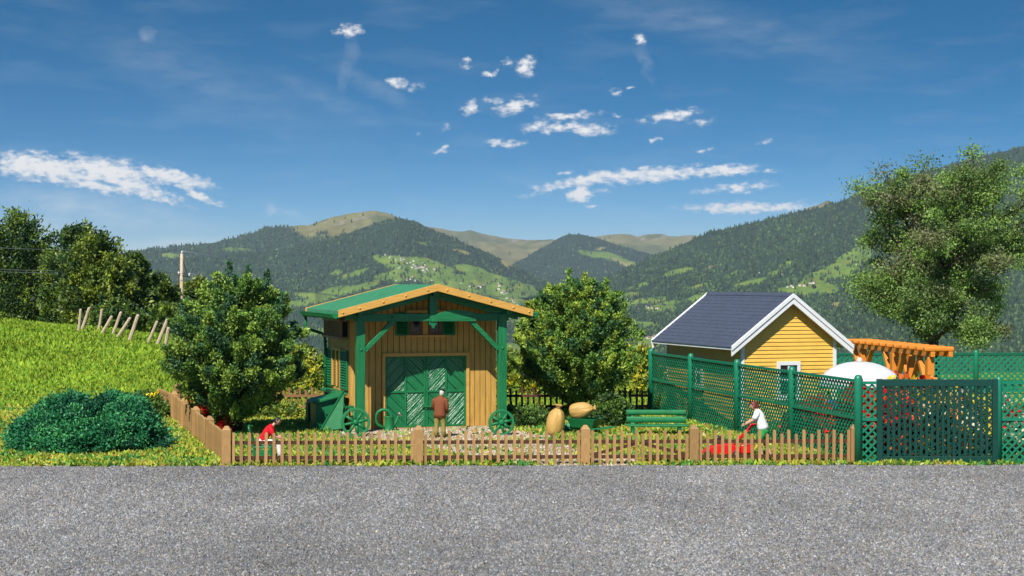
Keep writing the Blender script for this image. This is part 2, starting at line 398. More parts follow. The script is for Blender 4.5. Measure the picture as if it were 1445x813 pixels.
# ------------------------------------------------------------------ mountains
def ell(px, py, L):
    m = np.zeros_like(px)
    for cx, cy, rx, ry, a in L:
        c, s = math.cos(R(a)), math.sin(R(a)); dx = px - cx; dy = -(py - cy)
        u = (dx * c + dy * s) / rx; v = (-dx * s + dy * c) / ry
        m = np.maximum(m, 1.25 - np.sqrt(u * u + v * v))
    return m
MEADOW_C = np.array([.125, .20, .035]); TAN_C = np.array([.27, .24, .09]); FOREST_C = np.array([.024, .048, .026]); ALPINE_C = np.array([.185, .172, .058]); ROCK_C = np.array([.27, .235, .18])
MOUNTAIN = attr_mat('mountain_cover', .95, 0, .05, extra_var=.18, bscale=.02)
CONIFER = attr_mat('conifer', .9, 0, .05)
class Layer:
    left_line = 0
    def __init__(s, crest, Rc, Rb, yb, p, amp, meadows, tans, treeline, alpine_n=.25, seed=0, px0=-700, px1=2150):
        s.crest = np.array(crest, float); s.Rc, s.Rb, s.yb, s.p, s.amp = Rc, Rb, yb, p, amp
        s.meadows, s.tans, s.treeline, s.alp, s.seed, s.px0, s.px1 = meadows, tans, treeline, alpine_n, seed, px0, px1
    def yc(s, px): return np.interp(px, s.crest[:, 0], s.crest[:, 1]) + (fbm(px * .09, px * 0 + s.seed, 4) - .5) * 3.0
    def coord(s, px, t):
        yc = s.yc(px)
        y = s.yb + (yc - s.yb) * t ** s.p; r = s.Rb + (s.Rc - s.Rb) * t
        g = fbm(px * .018 + s.seed, t * 2.2 + px * .004, 5) - .5
        rd = 1 - np.abs(2 * fbm(px * .012 + t * .8 + s.seed * 3.1, t * 1.3 + 7, 4) - 1)
        env = np.clip(np.sin(np.pi * np.clip(t, 0, 1)), 0, 1) ** .7
        y = y - s.amp * env * (g * 1.5 + (rd - .7) * .9)
        y = y - (fbm(px * .25, t * 30 + s.seed, 3) - .5) * 1.2 * env
        return y, r
    def pos(s, px, t):
        y, r = s.coord(px, t)
        return np.stack([(px - CX) / F * r, r, H - (y - HY) / F * r], -1), y
    def cover(s, px, t, y):
        qx = px + (fbm(px * .03, y * .06 + s.seed, 4) - .5) * 22; qy = y + (fbm(px * .03 + 50, y * .06, 4) - .5) * 8
        m = ell(qx, qy, s.meadows) if s.meadows else np.zeros_like(px)
        tn = ell(qx, qy, s.tans) if s.tans else np.zeros_like(px)
        yc = s.yc(px); frac = t + (fbm(px * .03, t * 6 + s.seed, 5) - .5) * 2 * s.alp
        tl = s.treeline + (s.left_line * (1 - sstep(380, 450, px)) if s.left_line else 0)
        al = sstep(tl - .06, tl + .06, frac)
        return sstep(.22, .30, m), sstep(.22, .32, tn), al
    def build(s, name, ncol=1150, nrow=110):
        px = np.linspace(s.px0, s.px1, ncol); t = np.concatenate([np.linspace(0, 1, nrow)])
        PX, T = np.meshgrid(px, t); P, y = s.pos(PX, T); m, tn, al = s.cover(PX, T, y)
        n1 = fbm(PX * .05, T * 25 + s.seed, 5)[..., None]; n2 = fbm(PX * .2 + 3, T * 60, 4)[..., None]
        c = FOREST_C * (.7 + .6 * n1) + 0 * n2
        alp = ALPINE_C * (.65 + .7 * n1); rk = sstep(.56, .68, fbm(PX * .12, T * 40 + 9, 4))[..., None] * sstep(.8, .97, T)[..., None]
        alp = alp * (1 - rk) + ROCK_C * rk
        gr = sstep(.45, .62, fbm(PX * .035 + 9, T * 9, 4))[..., None]; alp = alp * (1 - .75 * gr) + np.array([.085, .11, .036]) * .75 * gr
        c = c * (1 - al[..., None]) + alp * al[..., None]
        md = MEADOW_C * (.72 + .6 * fbm(PX * .04 + 20, y * .15, 4)[..., None]); md = md + sstep(.55, .7, fbm(PX * .06, y * .3 + 40, 3))[..., None] * np.array([.06, .03, .0])
        c = c * (1 - m[..., None]) + md * m[..., None]; c = c * (1 - tn[..., None]) + TAN_C * (.8 + .4 * n1) * tn[..., None]
        # two rows down the far side
        back = []
        for k, (dr, dz) in enumerate(((600, -160), (2500, -700))):
            b = P[-1].copy(); b[:, 0] *= (b[:, 1] + dr) / b[:, 1]; b[:, 1] += dr; b[:, 2] += dz; back.append(b)
        P = np.concatenate([P, np.array(back)]); c = np.concatenate([c, c[-1:], c[-1:]])
        nr = P.shape[0]; i = (np.arange(nr - 1)[:, None] * ncol + np.arange(ncol - 1)[None, :]).ravel()
        Fc = np.stack([i, i + 1, i + 1 + ncol, i + ncol], 1)
        return tag(link(name, array_mesh(name, P.reshape(-1, 3), Fc, MOUNTAIN, np.clip(c, 0, 1).reshape(-1, 3), True)), kind='structure')
    def forest(s, n, label, hgt=(16, 27), tmin=0.0, base=(.031, .060, .029), vary=.35, bushy=.3, wid=.22):
        px = s.px0 + 350 + (s.px1 - s.px0 - 700) * rng.random(n); t = tmin + (1 - tmin) * rng.random(n)
        P, y = s.pos(px, t); m, tn, al = s.cover(px, t, y)
        hedge = (np.abs(fbm(px * .045 + 31, y * .11, 4) - .5) < .016) | (fbm(px * .11 + 3, y * .25, 3) > .70)
        keep = ((m < .3) | (rng.random(n) < .03) | (hedge & (rng.random(n) < .75))) & (tn < .4) & (rng.random(n) > al * .975) & (fbm(px * .05, t * 30 + 77, 4) > .30)
        P, px, t = P[keep], px[keep], t[keep]; n = len(P)
        h = hgt[0] + (hgt[1] - hgt[0]) * rng.random(n); w = h * wid * (.8 + .5 * rng.random(n))
        bush = rng.random(n) < bushy; w[bush] *= 1.6; h[bush] *= .75
        K = 5; V = np.zeros((n, 2 * K + 1, 3)); a0 = rng.random(n) * 6.28
        for k in range(K):
            a = a0 + 2 * np.pi * k / K
            lo = np.where(bush, .7, 1.0); mid = np.where(bush, 1.0, .55)
            V[:, k] = P + np.stack([np.cos(a) * w * lo, np.sin(a) * w * lo, np.full(n, -1.0)], 1)
            V[:, K + k] = P + np.stack([np.cos(a + .5) * w * mid, np.sin(a + .5) * w * mid, h * .5], 1)
        V[:, 2 * K] = P; V[:, 2 * K, 2] += h
        b = np.arange(n)[:, None] * (2 * K + 1); Fc = []
        for k in range(K):
            k2 = (k + 1) % K
            Fc += [np.concatenate([b + k, b + k2, b + K + k], 1), np.concatenate([b + k2, b + K + k2, b + K + k], 1), np.concatenate([b + K + k, b + K + k2, b + 2 * K], 1)]
        c = np.array(base) * (1 + vary * rng.normal(size=(n, 1))) * (.75 + .6 * fbm(px * .02, t * 8 + s.seed, 4))[:, None]
        c[bush] *= np.array([1.7, 1.5, 1.1])
        o = link('forest', array_mesh('forest', V.reshape(-1, 3), np.concatenate(Fc), CONIFER, np.repeat(np.clip(c, .004, .3), 2 * K + 1, 0)))
        return tag(o, label, None, kind='stuff')
LB = Layer([(-700, 440), (0, 430), (450, 390), (520, 345), (560, 316), (590, 318), (620, 323), (650, 327), (662, 324), (680, 330), (720, 337), (745, 339), (775, 338), (800, 340), (830, 337), (850, 333), (870, 331), (885, 330), (900, 333), (925, 330), (950, 333), (982, 332), (1000, 340), (1300, 350), (2150, 380)], 17000, 12500, 430, .8, 16, [], [], .35, .3, 2)
LAF = Layer([(-700, 385), (0, 372), (107, 363), (195, 354), (240, 349), (300, 343), (345, 332), (360, 327), (375, 322), (410, 319), (440, 317), (455, 311), (475, 305), (505, 299), (528, 297), (545, 300), (560, 306), (600, 320), (650, 344), (700, 372), (760, 405), (900, 460), (2150, 520)], 11500, 7800, 450, .85, 23, [(240, 361, 14, 3, 0), (330, 352, 20, 3, 0)], [], .74, .14, 5)
LAN = Layer([(-700, 430), (0, 395), (107, 385), (200, 370), (300, 362), (400, 352), (440, 345), (480, 333), (520, 318), (545, 311), (565, 308), (590, 314), (620, 328), (660, 345), (700, 362), (740, 382), (770, 397), (800, 412), (850, 432), (900, 452), (950, 470), (1100, 510), (2150, 560)], 9200, 3800, 585, .9, 22,
    [(585, 372, 62, 9, -8), (560, 389, 30, 7, 5), (645, 398, 105, 13, -14), (700, 396, 60, 10, -22), (484, 410, 55, 7, 12), (438, 415, 26, 4, 0), (476, 386, 9, 4, 15), (725, 424, 34, 9, -20), (660, 432, 80, 9, -5), (722, 493, 44, 11, 0), (560, 445, 90, 10, 0), (760, 428, 18, 5, -20), (600, 345, 10, 2, -20), (450, 470, 60, 6, 5), (800, 440, 30, 6, -10), (745, 408, 26, 5, -25), (690, 445, 60, 6, -8), (560, 425, 90, 7, 4), (420, 428, 40, 5, 10), (770, 450, 34, 5, -12), (500, 386, 22, 4, 18)],
    [(712, 372, 9, 4, -30), (736, 377, 7, 3, -30), (690, 352, 6, 2, -30), (655, 356, 10, 2, -25)], 1.3, .1, 8)
LC = Layer([(-700, 520), (600, 440), (700, 386), (735, 367), (770, 347), (790, 335), (805, 330), (822, 331), (845, 337), (880, 348), (930, 362), (1000, 385), (1200, 450), (2150, 500)], 13000, 8500, 470, .9, 14,
    [(838, 358, 20, 4, -15), (872, 366, 34, 6, -18)], [(880, 371, 16, 3, -20), (850, 350, 8, 2, 0)], 1.25, .1, 11)
LDF = Layer([(-700, 560), (900, 420), (1100, 308), (1120, 302), (1150, 291), (1168, 283), (1180, 288), (1200, 300), (1400, 330), (2150, 400)], 11000, 8000, 420, .9, 10, [], [], .5, .2, 14)
LD = Layer([(-700, 640), (600, 520), (700, 470), (780, 432), (820, 410), (870, 386), (900, 373), (950, 350), (1000, 328), (1030, 322), (1060, 315), (1090, 308), (1130, 298), (1160, 292), (1190, 283), (1215, 270), (1250, 256), (1300, 243), (1400, 217), (1445, 207), (1550, 196), (2150, 190)], 8200, 2600, 600, .92, 28,
    [(1160, 390, 56, 11, 24), (1195, 370, 44, 15, 32), (1142, 409, 44, 8, 3), (1095, 385, 16, 4, 14), (958, 385, 24, 4, 14), (1035, 389, 14, 3, 22), (905, 428, 34, 5, 12), (936, 433, 24, 7, 14), (884, 419, 24, 4, 12), (992, 402, 18, 3, 15), (920, 484, 30, 8, 0), (880, 455, 20, 4, 8), (850, 470, 30, 5, 0), (960, 455, 20, 4, 10), (1060, 400, 24, 4, 16), (985, 420, 26, 4, 12), (900, 405, 16, 3, 18), (1010, 440, 20, 3, 10), (905, 460, 24, 5, 6), (1110, 372, 12, 3, 20)],
    [(1005, 377, 6, 2, 20), (1180, 430, 10, 3, 10)], 1.3, .1, 17)
LAF.left_line = .4
LB.build('mountain', 800, 60); LAF.build('mountain', 1100, 80); LC.build('mountain', 1000, 70); LDF.build('mountain', 800, 50); LAN.build('mountain', 1200, 150); LD.build('mountain', 1200, 160)
LAF.forest(36000, 'dark forest on the far left mountain below its bald top')
LAN.forest(85000, 'dark conifer forest on the left valley side among meadows', (11, 21))
LC.forest(22000, 'dark forest on the pointed hill in the valley middle')
LB.forest(5000, 'thin forest at the foot of the farthest ridge')
LD.forest(125000, 'dark conifer forest on the long right mountainside', (10, 20))

# far farmhouses: one mesh each, a few pixels in the picture
HWALL = mat('far_house_wall', (.72, .68, .60), .8, .1, .3, bump=0); HROOF = mat('far_house_roof', (.30, .16, .10), .8, .3, .3, bump=0); HROOFG = mat('far_house_grey_roof', (.33, .30, .28), .8, .3, .3, bump=0)
protos = []
for k in range(4):
    mb = MB(); w, d, h = ((10, 13, 6), (8, 10, 5), (13, 17, 7), (9, 9, 6))[k]
    mb.box(-w / 2, w / 2, -d / 2, d / 2, -4, h, 0)
    mb.prism([(-w / 2 - 1, h + .05), (w / 2 + 1, h + .05), (0, h + w * .33)], 'y', -d / 2 - 1, d / 2 + 1, 1)
    mb.box(w * .1, w * .1 + 1, 1, 2, h + w * .1, h + w * .42, 0)
    protos.append(mb.mesh('farmhouse', [HWALL, HROOFG if k % 2 else HROOF]))
def y_to_t(L, px, y):
    lo, hi = 0.0, 1.0
    for _ in range(40):
        mid = (lo + hi) / 2
        yy = L.coord(np.array([px]), np.array([mid]))[0][0]
        if yy > y: lo = mid
        else: hi = mid
    return lo
def village(L, cx, cy, sx, sy, slope, n, label, group):
    for k in range(n):
        dx = rng.normal() * sx; px = cx + dx; py = cy + rng.normal() * sy + dx * slope
        p, _ = L.pos(np.array([px]), np.array([y_to_t(L, px, py)])); p = p[0]
        o = bpy.data.objects.new('farmhouse', protos[int(rng.integers(4))]); C.objects.link(o)
        o.location = p; o.rotation_euler = (0, 0, rng.random() * 3.14); s = (.5 + .45 * rng.random()) * (L.Rc / 9000) ** .3; o.scale = (s, s, s)
        tag(o, label, 'farmhouse', group)
village(LAN, 567, 365, 12, 2.2, .25, 12, 'tiny pale house of the upper hamlet high on the left hillside', 'upper hamlet houses')
village(LAN, 594, 378, 13, 2.5, .15, 22, 'tiny white house of the village on the bright meadow above the shed roof', 'meadow village houses')
village(LAN, 580, 395, 14, 1.5, 0, 7, 'tiny farmhouse scattered just above the green roof ridge', 'scattered farmhouses above the roof')
village(LAN, 715, 417, 9, 3, .75, 16, 'tiny white house of the village just right of the shed roof', 'village houses right of the roof')
village(LAN, 670, 404, 14, 1.2, .1, 7, 'tiny house in the row along the meadow edge above the roof verge', 'row of houses on the meadow')
village(LAN, 735, 481, 5, .8, 0, 3, 'small red roofed farmhouse beside the field behind the right tree', 'farmhouses beside the low field')
village(LD, 1140, 402, 22, 1.2, -.13, 9, 'tiny farmhouse in the row below the steep bright meadow', 'farmhouses below the steep meadow')
village(LD, 1085, 387, 12, 1.5, 0, 4, 'tiny white farmhouse in the forest clearing on the right mountain', 'clearing farmhouses')
village(LD, 910, 435, 10, 2, 0, 7, 'tiny house on the small meadows left of the grey roof', 'houses on the small meadows')
village(LD, 915, 478, 8, 3, 0, 7, 'small valley house seen beside the dark lattice fence', 'valley houses')
# ------------------------------------------------------------------ picket fences
def picket_mb(h, w=.095, d=.05, round_=True):
    mb = MB(); n = 6
    prof = [(-w / 2, 0), (w / 2, 0), (w / 2, h - w * .5)] + [(w / 2 * math.cos(a), h - w * .5 + w * .5 * math.sin(a)) for a in [math.pi * k / n for k in range(1, n)]] + [(-w / 2, h - w * .5)]
    mb.prism(prof, 'y', -d, 0); return mb
_pk = {}
def picket_mesh(h, m):
    k = (round(h, 2), m.name)
    if k not in _pk: _pk[k] = picket_mb(h).mesh('picket', m)
    return _pk[k]
def post_mb(h, w=.28):
    mb = MB(); mb.box(-w / 2, w / 2, -w / 2, w / 2, 0, h - .12)
    vs = [(-w/2,-w/2,h-.12),(w/2,-w/2,h-.12),(w/2,w/2,h-.12),(-w/2,w/2,h-.12),(-.05,-.05,h),(.05,-.05,h),(.05,.05,h),(-.05,.05,h)]
    mb.add(vs, [(4,5,6,7),(0,1,5,4),(1,2,6,5),(2,3,7,6),(3,0,4,7)]); return mb
def fence(A, B, posts, hs, spacing, label, group=None, pm=PICKET, rm=RAIL, postm=None, hpost=1.22, front=True, name='picket_fence'):
    """A, B ground points; posts: distances along; hs: function of distance -> picket height"""
    A = Vector(A); B = Vector(B); d = B - A; Ln = d.length; ang = math.atan2(d.y, d.x)
    t = empty(name, A, ang, label, 'fence', group)
    pme = post_mb(hpost).mesh('post', postm or pm)
    for s in posts: link('post', pme, None, t, .012).location = (s, 0, 0)
    edges = sorted(set([0.0, Ln] + list(posts)))
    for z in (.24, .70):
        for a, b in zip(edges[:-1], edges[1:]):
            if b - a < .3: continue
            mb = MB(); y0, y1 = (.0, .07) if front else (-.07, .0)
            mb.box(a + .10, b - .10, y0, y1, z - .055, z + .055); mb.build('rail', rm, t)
    k = 0
    for a, b in zip(edges[:-1], edges[1:]):
        n = max(1, round((b - a - .34) / spacing))
        for i in range(n + 1):
            s = a + .20 + (b - a - .40) * i / n
            o = link('picket', picket_mesh(hs(s, k), pm), None, t)
            o.location = (s, (-.003 if front else .053), .02); k += 1
            o.rotation_euler = (rng.normal() * .012, rng.normal() * .016, 0)
    return t
FL, FR = ground_pt(320, 657.5), ground_pt(1206, 654.5)
def on_front(px):
    # point of the front fence line seen in column px
    k = (px - CX) / F; d = FR - FL; t = (k * FL.y - FL.x) / (d.x - k * d.y); return FL + d * t
Pn = {p: on_front(p) for p in (320, 591, 826, 979, 1206)}
alt = lambda s, k: 1.04 if k % 2 == 0 else .92
l1 = (Pn[591] - FL).length; l2 = (Pn[826] - FL).length
fence(FL, Pn[826], [0, l1, l2], lambda s, k: (.98 if k % 2 else 1.0) if s < l1 - 1.2 else alt(s, k), .255, 'long tan picket fence along the gravel from the left corner to the double gate')
fence(Pn[979], Pn[1206], [0, (Pn[1206] - Pn[979]).length], alt, .235, 'tan picket fence section in front of the woman with the red mower')
# double gate between two of the posts
g0, g1 = Pn[826], Pn[979]; gd = g1 - g0; gl = gd.length; ga = math.atan2(gd.y, gd.x)
gate = empty('garden_gate', g0, ga, 'low tan picket double gate with diagonal braces in front of the green bench', 'gate')
half = (gl - .36) / 2
for side in (0, 1):
    lf = MB(); x0 = .17 + side * (half + .06); x1 = x0 + half - .04
    for z in (.24, .70): lf.box(x0, x1, 0, .06, z - .055, z + .055)
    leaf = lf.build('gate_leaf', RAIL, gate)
    bb = MB(); a, b = ((x0, .30), (x1, .64)) if side == 0 else ((x0, .64), (x1, .30))
    bb.bar((a[0] + .04, .045, a[1]), (b[0] - .04, .045, b[1]), .05, .10); bb.build('brace', RAIL, leaf)
    for i in range(7):
        o = link('picket', picket_mesh(1.04 if (i + side) % 2 == 0 else .92, PICKET), None, leaf); o.location = (x0 + .05 + (x1 - x0 - .1) * i / 6, -.003, .02)
# side fence running back on the left
SF = ground_pt(233, 580.5); dside = (SF - FL); slen = dside.length
kx = FL + dside * .80
fence(FL + dside * .012, kx, [slen * .2, slen * .4, slen * .6, slen * .788], lambda s, k: .99, .245, 'sunlit tan picket fence running back along the left of the garden', 'left side fence', front=False, hpost=1.16)
fence(kx, SF + Vector((-.25, 0, 0)), [], lambda s, k: 1.0, .235, 'last short section of the left side fence in the far corner', 'left side fence', front=False)
# back fences: rails towards us
BL = ground_pt(251, 580.5); BM = ground_pt(462, 581.5); BN = ground_pt(690, 581.5); BR = ground_pt(921, 581)
fence(BM, BL, [(BM - BL).length], alt, .25, 'brown picket fence at the back between the left tree and the shed', 'back fence', BACKFENCE, BACKFENCE)
fence(BR, BN, [], alt, .25, 'brown picket fence at the back, tree shade put into its colour, behind the right tree', 'back fence', SHADEDFENCE, SHADEDFENCE)

# ------------------------------------------------------------------ lattice fences
def clip_line(x0, z0, dx, dz, W, Z):
    ts = []
    lo, hi = -1e9, 1e9
    for p, d, m in ((x0, dx, W), (z0, dz, Z)):
        a, b = (0 - p) / d, (m - p) / d
        lo = max(lo, min(a, b)); hi = min(hi, max(a, b))
    return (lo, hi) if hi - lo > .02 else None
def lattice_mb(W, Z, step=.235, w=.058, th=.022):
    mb = MB()
    for sgn, y in ((1, 0.0), (-1, th * 1.02)):
        c = -Z if sgn > 0 else 0.0
        end = W if sgn > 0 else W + Z
        c += step * .5
        while c < end:
            r = clip_line(c, 0.0, 1.0, 1.0 * sgn, W, Z) if sgn > 0 else clip_line(c, 0.0, -1.0, 1.0, W, Z)
            if r:
                if sgn > 0: p, q = (c + r[0], r[0]), (c + r[1], r[1])
                else: p, q = (c - r[0], r[0]), (c - r[1], r[1])
                mb.bar((p[0], y, p[1]), (q[0], y, q[1]), w, th, up=(0, 1, 0))
            c += step
    return mb
def lattice_fence(A, B, npan, Z, label, m=DARK_GREEN, group=None, rpost=.13, capend=(True, True), step=.235, w=.058, mid=.55):
    A = Vector(A); B = Vector(B); d = B - A; Ln = d.length
    t = empty('lattice_fence', A, math.atan2(d.y, d.x), label, 'fence', group)
    pb = MB(); pb.lathe([(rpost, 0), (rpost, Z + .08), (rpost * .8, Z + .16), (rpost * .35, Z + .2)], 12); pme = pb.mesh('post', m)
    step_ = Ln / npan
    for i in range(npan + 1):
        if (i == 0 and not capend[0]) or (i == npan and not capend[1]): continue
        link('post', pme, None, t).location = (i * step_, 0, 0)
    W = step_ - 2 * rpost + .02
    lme = lattice_mb(W, Z - .12, step, w).mesh('lattice', m)
    for i in range(npan):
        link('lattice', lme, None, t).location = (i * step_ + rpost - .01, 0, .08)
        for z in (.07, Z * mid, Z):
            rb = MB(); rb.box(i * step_ + rpost * .9, (i + 1) * step_ - rpost * .9, -.045, .05, z - .04, z + .045); rb.build('rail', m, t)
    return t
LR, LL = ground_pt(1211, 655), ground_pt(919, 581)
lattice_fence(LL, LR, 4, 2.55, 'long dark green lattice fence running back beside the yellow house')
G0, G1 = LR + Vector((.13, 0, 0)), at(1241, 655, LR.y); G1.z = 0
sp_ = lattice_fence(LR, G1, 1, 2.50, 'narrow dark green lattice panel between the corner post and the gate', capend=(False, False), rpost=.10)
# gate: frame, upright bars in front of a lattice
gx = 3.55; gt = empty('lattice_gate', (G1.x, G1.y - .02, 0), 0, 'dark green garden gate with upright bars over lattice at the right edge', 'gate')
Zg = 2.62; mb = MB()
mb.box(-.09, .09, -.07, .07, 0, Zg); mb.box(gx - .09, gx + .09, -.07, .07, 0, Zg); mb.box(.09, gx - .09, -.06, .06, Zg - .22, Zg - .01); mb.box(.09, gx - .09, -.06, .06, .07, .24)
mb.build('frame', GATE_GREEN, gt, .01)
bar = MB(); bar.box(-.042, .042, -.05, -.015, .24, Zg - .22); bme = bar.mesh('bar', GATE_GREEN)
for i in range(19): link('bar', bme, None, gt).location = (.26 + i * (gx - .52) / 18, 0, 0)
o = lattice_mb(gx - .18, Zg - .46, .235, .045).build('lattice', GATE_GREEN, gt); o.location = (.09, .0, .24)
G2 = Vector((G1.x + gx + .12, G1.y, 0))
lattice_fence(G2, G2 + Vector((6.2, .4, 0)), 2, 2.5, 'dark green lattice fence beyond the gate at the far right', rpost=.10)
# trellis behind the pergola
lattice_fence((14.2, 86, 0), (33, 87, 0), 4, 1.98, 'green lattice screen in front of the dark trees behind the pergola', DARK_GREEN, step=.33, w=.10, mid=.99)
# ------------------------------------------------------------------ green and ochre shed
TH = R(17.7)
shed = empty('shed', (-3.38, 65.2, 0), TH, 'ochre board shed with a green sheet roof and green double door', 'shed')
hw, dep = 2.9, 4.1; ZA = 5.36; SL = .95 / 3.7      # wall half width, depth, apex of the roof underside, roof slope
def under(x): return ZA - abs(x - 0) * SL
def planks(mb, xs, top, bot, y0, y1, gap=.012):
    for a, b in zip(xs[:-1], xs[1:]):
        a2, b2 = a + gap, b - gap; z0 = bot
        pts = [(a2, z0), (b2, z0), (b2, top(b2))]
        if a2 < 0 < b2: pts.append((0, top(0)))
        pts.append((a2, top(a2)))
        mb.prism(pts, 'y', y0 + rng.random() * .006, y1)
DX0, DX1, DZ = -1.66, 1.80, 2.90
fw = MB()
top = lambda x: under(x) - .02
xs = list(np.linspace(-hw, DX0, 6)); planks(fw, xs, top, .06, -.03, .06)
xs = list(np.linspace(DX0, DX1, 16)); planks(fw, xs, top, DZ, -.03, .06)
xs = list(np.linspace(DX1, hw, 6)); planks(fw, xs, top, .06, -.03, .06)
fw.box(-hw + .01, hw - .01, .061, .10, DZ, 4.5)
fw.box(-hw + .01, DX0, .061, .10, .02, DZ); fw.box(DX1, hw - .01, .061, .10, .02, DZ)
front = fw.build('wall', OCHRE, shed)
def sidewall(x, s):
    m = MB(); ys = np.linspace(.07, dep, 17)
    for a, b in zip(ys[:-1], ys[1:]):
        m.box(x - .035 + rng.random() * .006 if s < 0 else x - .09, x + .09 if s < 0 else x + .035, a + .008, b - .008, .06, under(hw) - .03)
    m.box(x + s * -.02 - .02, x + s * -.02 + .02, .08, dep - .01, .02, under(hw) - .03)
    return m.build('wall', OCHRE, shed)
sidewall(-hw + .04, -1); sidewall(hw - .04, 1)
bk = MB(); planks(bk, list(np.linspace(-hw, hw, 25)), top, .06, dep - .02, dep + .05); bk.build('wall', OCHRE, shed)
pl = MB(); pl.box(-hw - .02, hw + .02, -.06, dep + .03, -.1, .058); pl.build('plinth', CONCRETE, shed)
fb = MB(); fb.box(-hw + .2, hw - .2, .3, dep - .2, .06, .09); fb.build('floor', BROWN_TRIM, shed)
# roof slabs
y0, y1 = -1.95, 4.4; E = 3.7; t_ = .14
rf = MB()
for s in (-1, 1):
    pts = [(0, ZA), (s * E, ZA - E * SL), (s * E, ZA - E * SL + t_), (0, ZA + t_)]
    rf.prism(pts if s > 0 else pts[::-1], 'y', y0, y1)
roof = rf.build('roof', GREEN_ROOF, shed)
sm = MB(); k = 27
for s in (-1, 1):
    for i in range(k):
        y = y0 + .12 + (y1 - y0 - .24) * i / (k - 1)
        sm.bar((s * .02, y, ZA + t_ + .012), (s * (E - .02), y, ZA - E * SL + t_ + .012), .05, .03)
sm.build('seam', GREEN_ROOF, roof)
un = MB()
for s in (-1, 1): un.prism([(0, ZA - .004), (s * (E - .06), ZA - (E - .06) * SL - .004), (s * (E - .06), ZA - (E - .06) * SL - .03), (0, ZA - .03)], 'y', y0 + .08, y1 - .08)
un.build('soffit', BROWN_TRIM, roof)
# verge boards front and back
for y in (y0 - .075, y1 + .005):
    for s in (-1, 1):
        f = MB(); hb = .27
        pts = [(0, ZA + t_ + .04), (s * (E + .05), ZA - (E + .05) * SL + t_ + .04), (s * (E + .05), ZA - (E + .05) * SL + t_ + .04 - hb), (0, ZA + t_ + .04 - hb)]
        f.prism(pts, 'y', y, y + .07); b = f.build('verge_board', OCHRE_TRIM, roof, .01)
        if y < 0:
            for q in ((.02, .98) if s > 0 else ()) or ():
                pass
            for q in (.10, .33, .56, .8, .97):
                nb = MB(); x = s * (E * q); z = ZA - abs(x) * SL + t_ + .04 - hb * .5
                nb.ball((x, y - .005, z), .045, .03, .045, 8); nb.build('bolt_head', OCHRE_TRIM, roof)
# gutters
for s in (-1, 1):
    g = MB(); zc = ZA - E * SL + .03; xc = s * (E + .13); n = 8
    ring = [(xc + .16 * math.cos(a), zc + .17 * math.sin(a)) for a in [math.pi + math.pi * k / n for k in range(n + 1)]]
    ring2 = [(xc + .135 * math.cos(a), zc + .145 * math.sin(a)) for a in [2 * math.pi - math.pi * k / n for k in range(n + 1)]]
    g.prism(ring + ring2, 'y', y0 + .02, y1 - .02); g.tube([(xc + s * .155, y0 + .02, zc), (xc + s * .155, y1 - .02, zc)], .028, 6)
    g.prism(ring, 'y', y0 + .018, y0 + .035); g.prism(ring, 'y', y1 - .035, y1 - .018)
    for i in range(14):
        yy = y0 + .25 + i * (y1 - y0 - .5) / 13; g.prism([(p[0] + (p[0] - xc) * .18, p[1] + (p[1] - zc) * .18) for p in ring], 'y', yy - .03, yy + .03)
    g.build('gutter', GREEN, roof)
dp = MB(); zc = ZA - E * SL - .1
dp.tube([(-E - .09, y1 - .25, zc), (-E - .09, y1 - .25, zc - .45), (-E - .03, y1 - .26, zc - .56), (-hw - .25, y1 - .3, zc - .74), (-hw - .13, y1 - .32, zc - .85), (-hw - .11, y1 - .35, zc - 1.1), (-hw - .11, y1 - .35, .9)], .06, 10)
for z in (3.2, 2.2, 1.2): dp.lathe([(.085, z), (.085, z + .07)], 10, M=Matrix.Translation((-hw - .11, y1 - .35, 0)))
dp.build('downpipe', GREEN, shed)
# front frame: posts, tie beam, king post, rafters, braces
yf = -1.28; PX = (-2.78, 2.73)
for x in PX:
    p = MB(); p.box(x - .16, x + .16, yf - .15, yf + .15, 0, under(x) - .26); p.build('post', GREEN_WOOD, shed, .015)
tb = MB(); tb.box(PX[0] - .25, PX[1] + .25, yf - .10, yf + .10, 4.14, 4.43); tb.build('tie_beam', GREEN_BEAM, shed, .015)
ab = MB(); n = 12
arc = [(.14 + 1.52 * k / n, 4.16 + .27 + .14 * math.sin(math.pi * k / n)) for k in range(n + 1)]
ab.prism([(.14, 4.13)] + arc + [(1.66, 4.13)], 'y', yf - .19, yf - .104); ab.build('arched_board', GREEN_BEAM, shed, .01)
kp = MB(); kp.box(-.15, .15, yf - .16, yf + .16, 4.12, under(.15) - .02); kp.prism([(-.15, 4.12), (.15, 4.12), (.15, 4.02), (.07, 3.97), (.06, 3.90), (0, 3.86), (-.06, 3.90), (-.07, 3.97), (-.15, 4.02)], 'y', yf - .12, yf + .12)
kp.build('king_post', GREEN_WOOD, shed, .012)
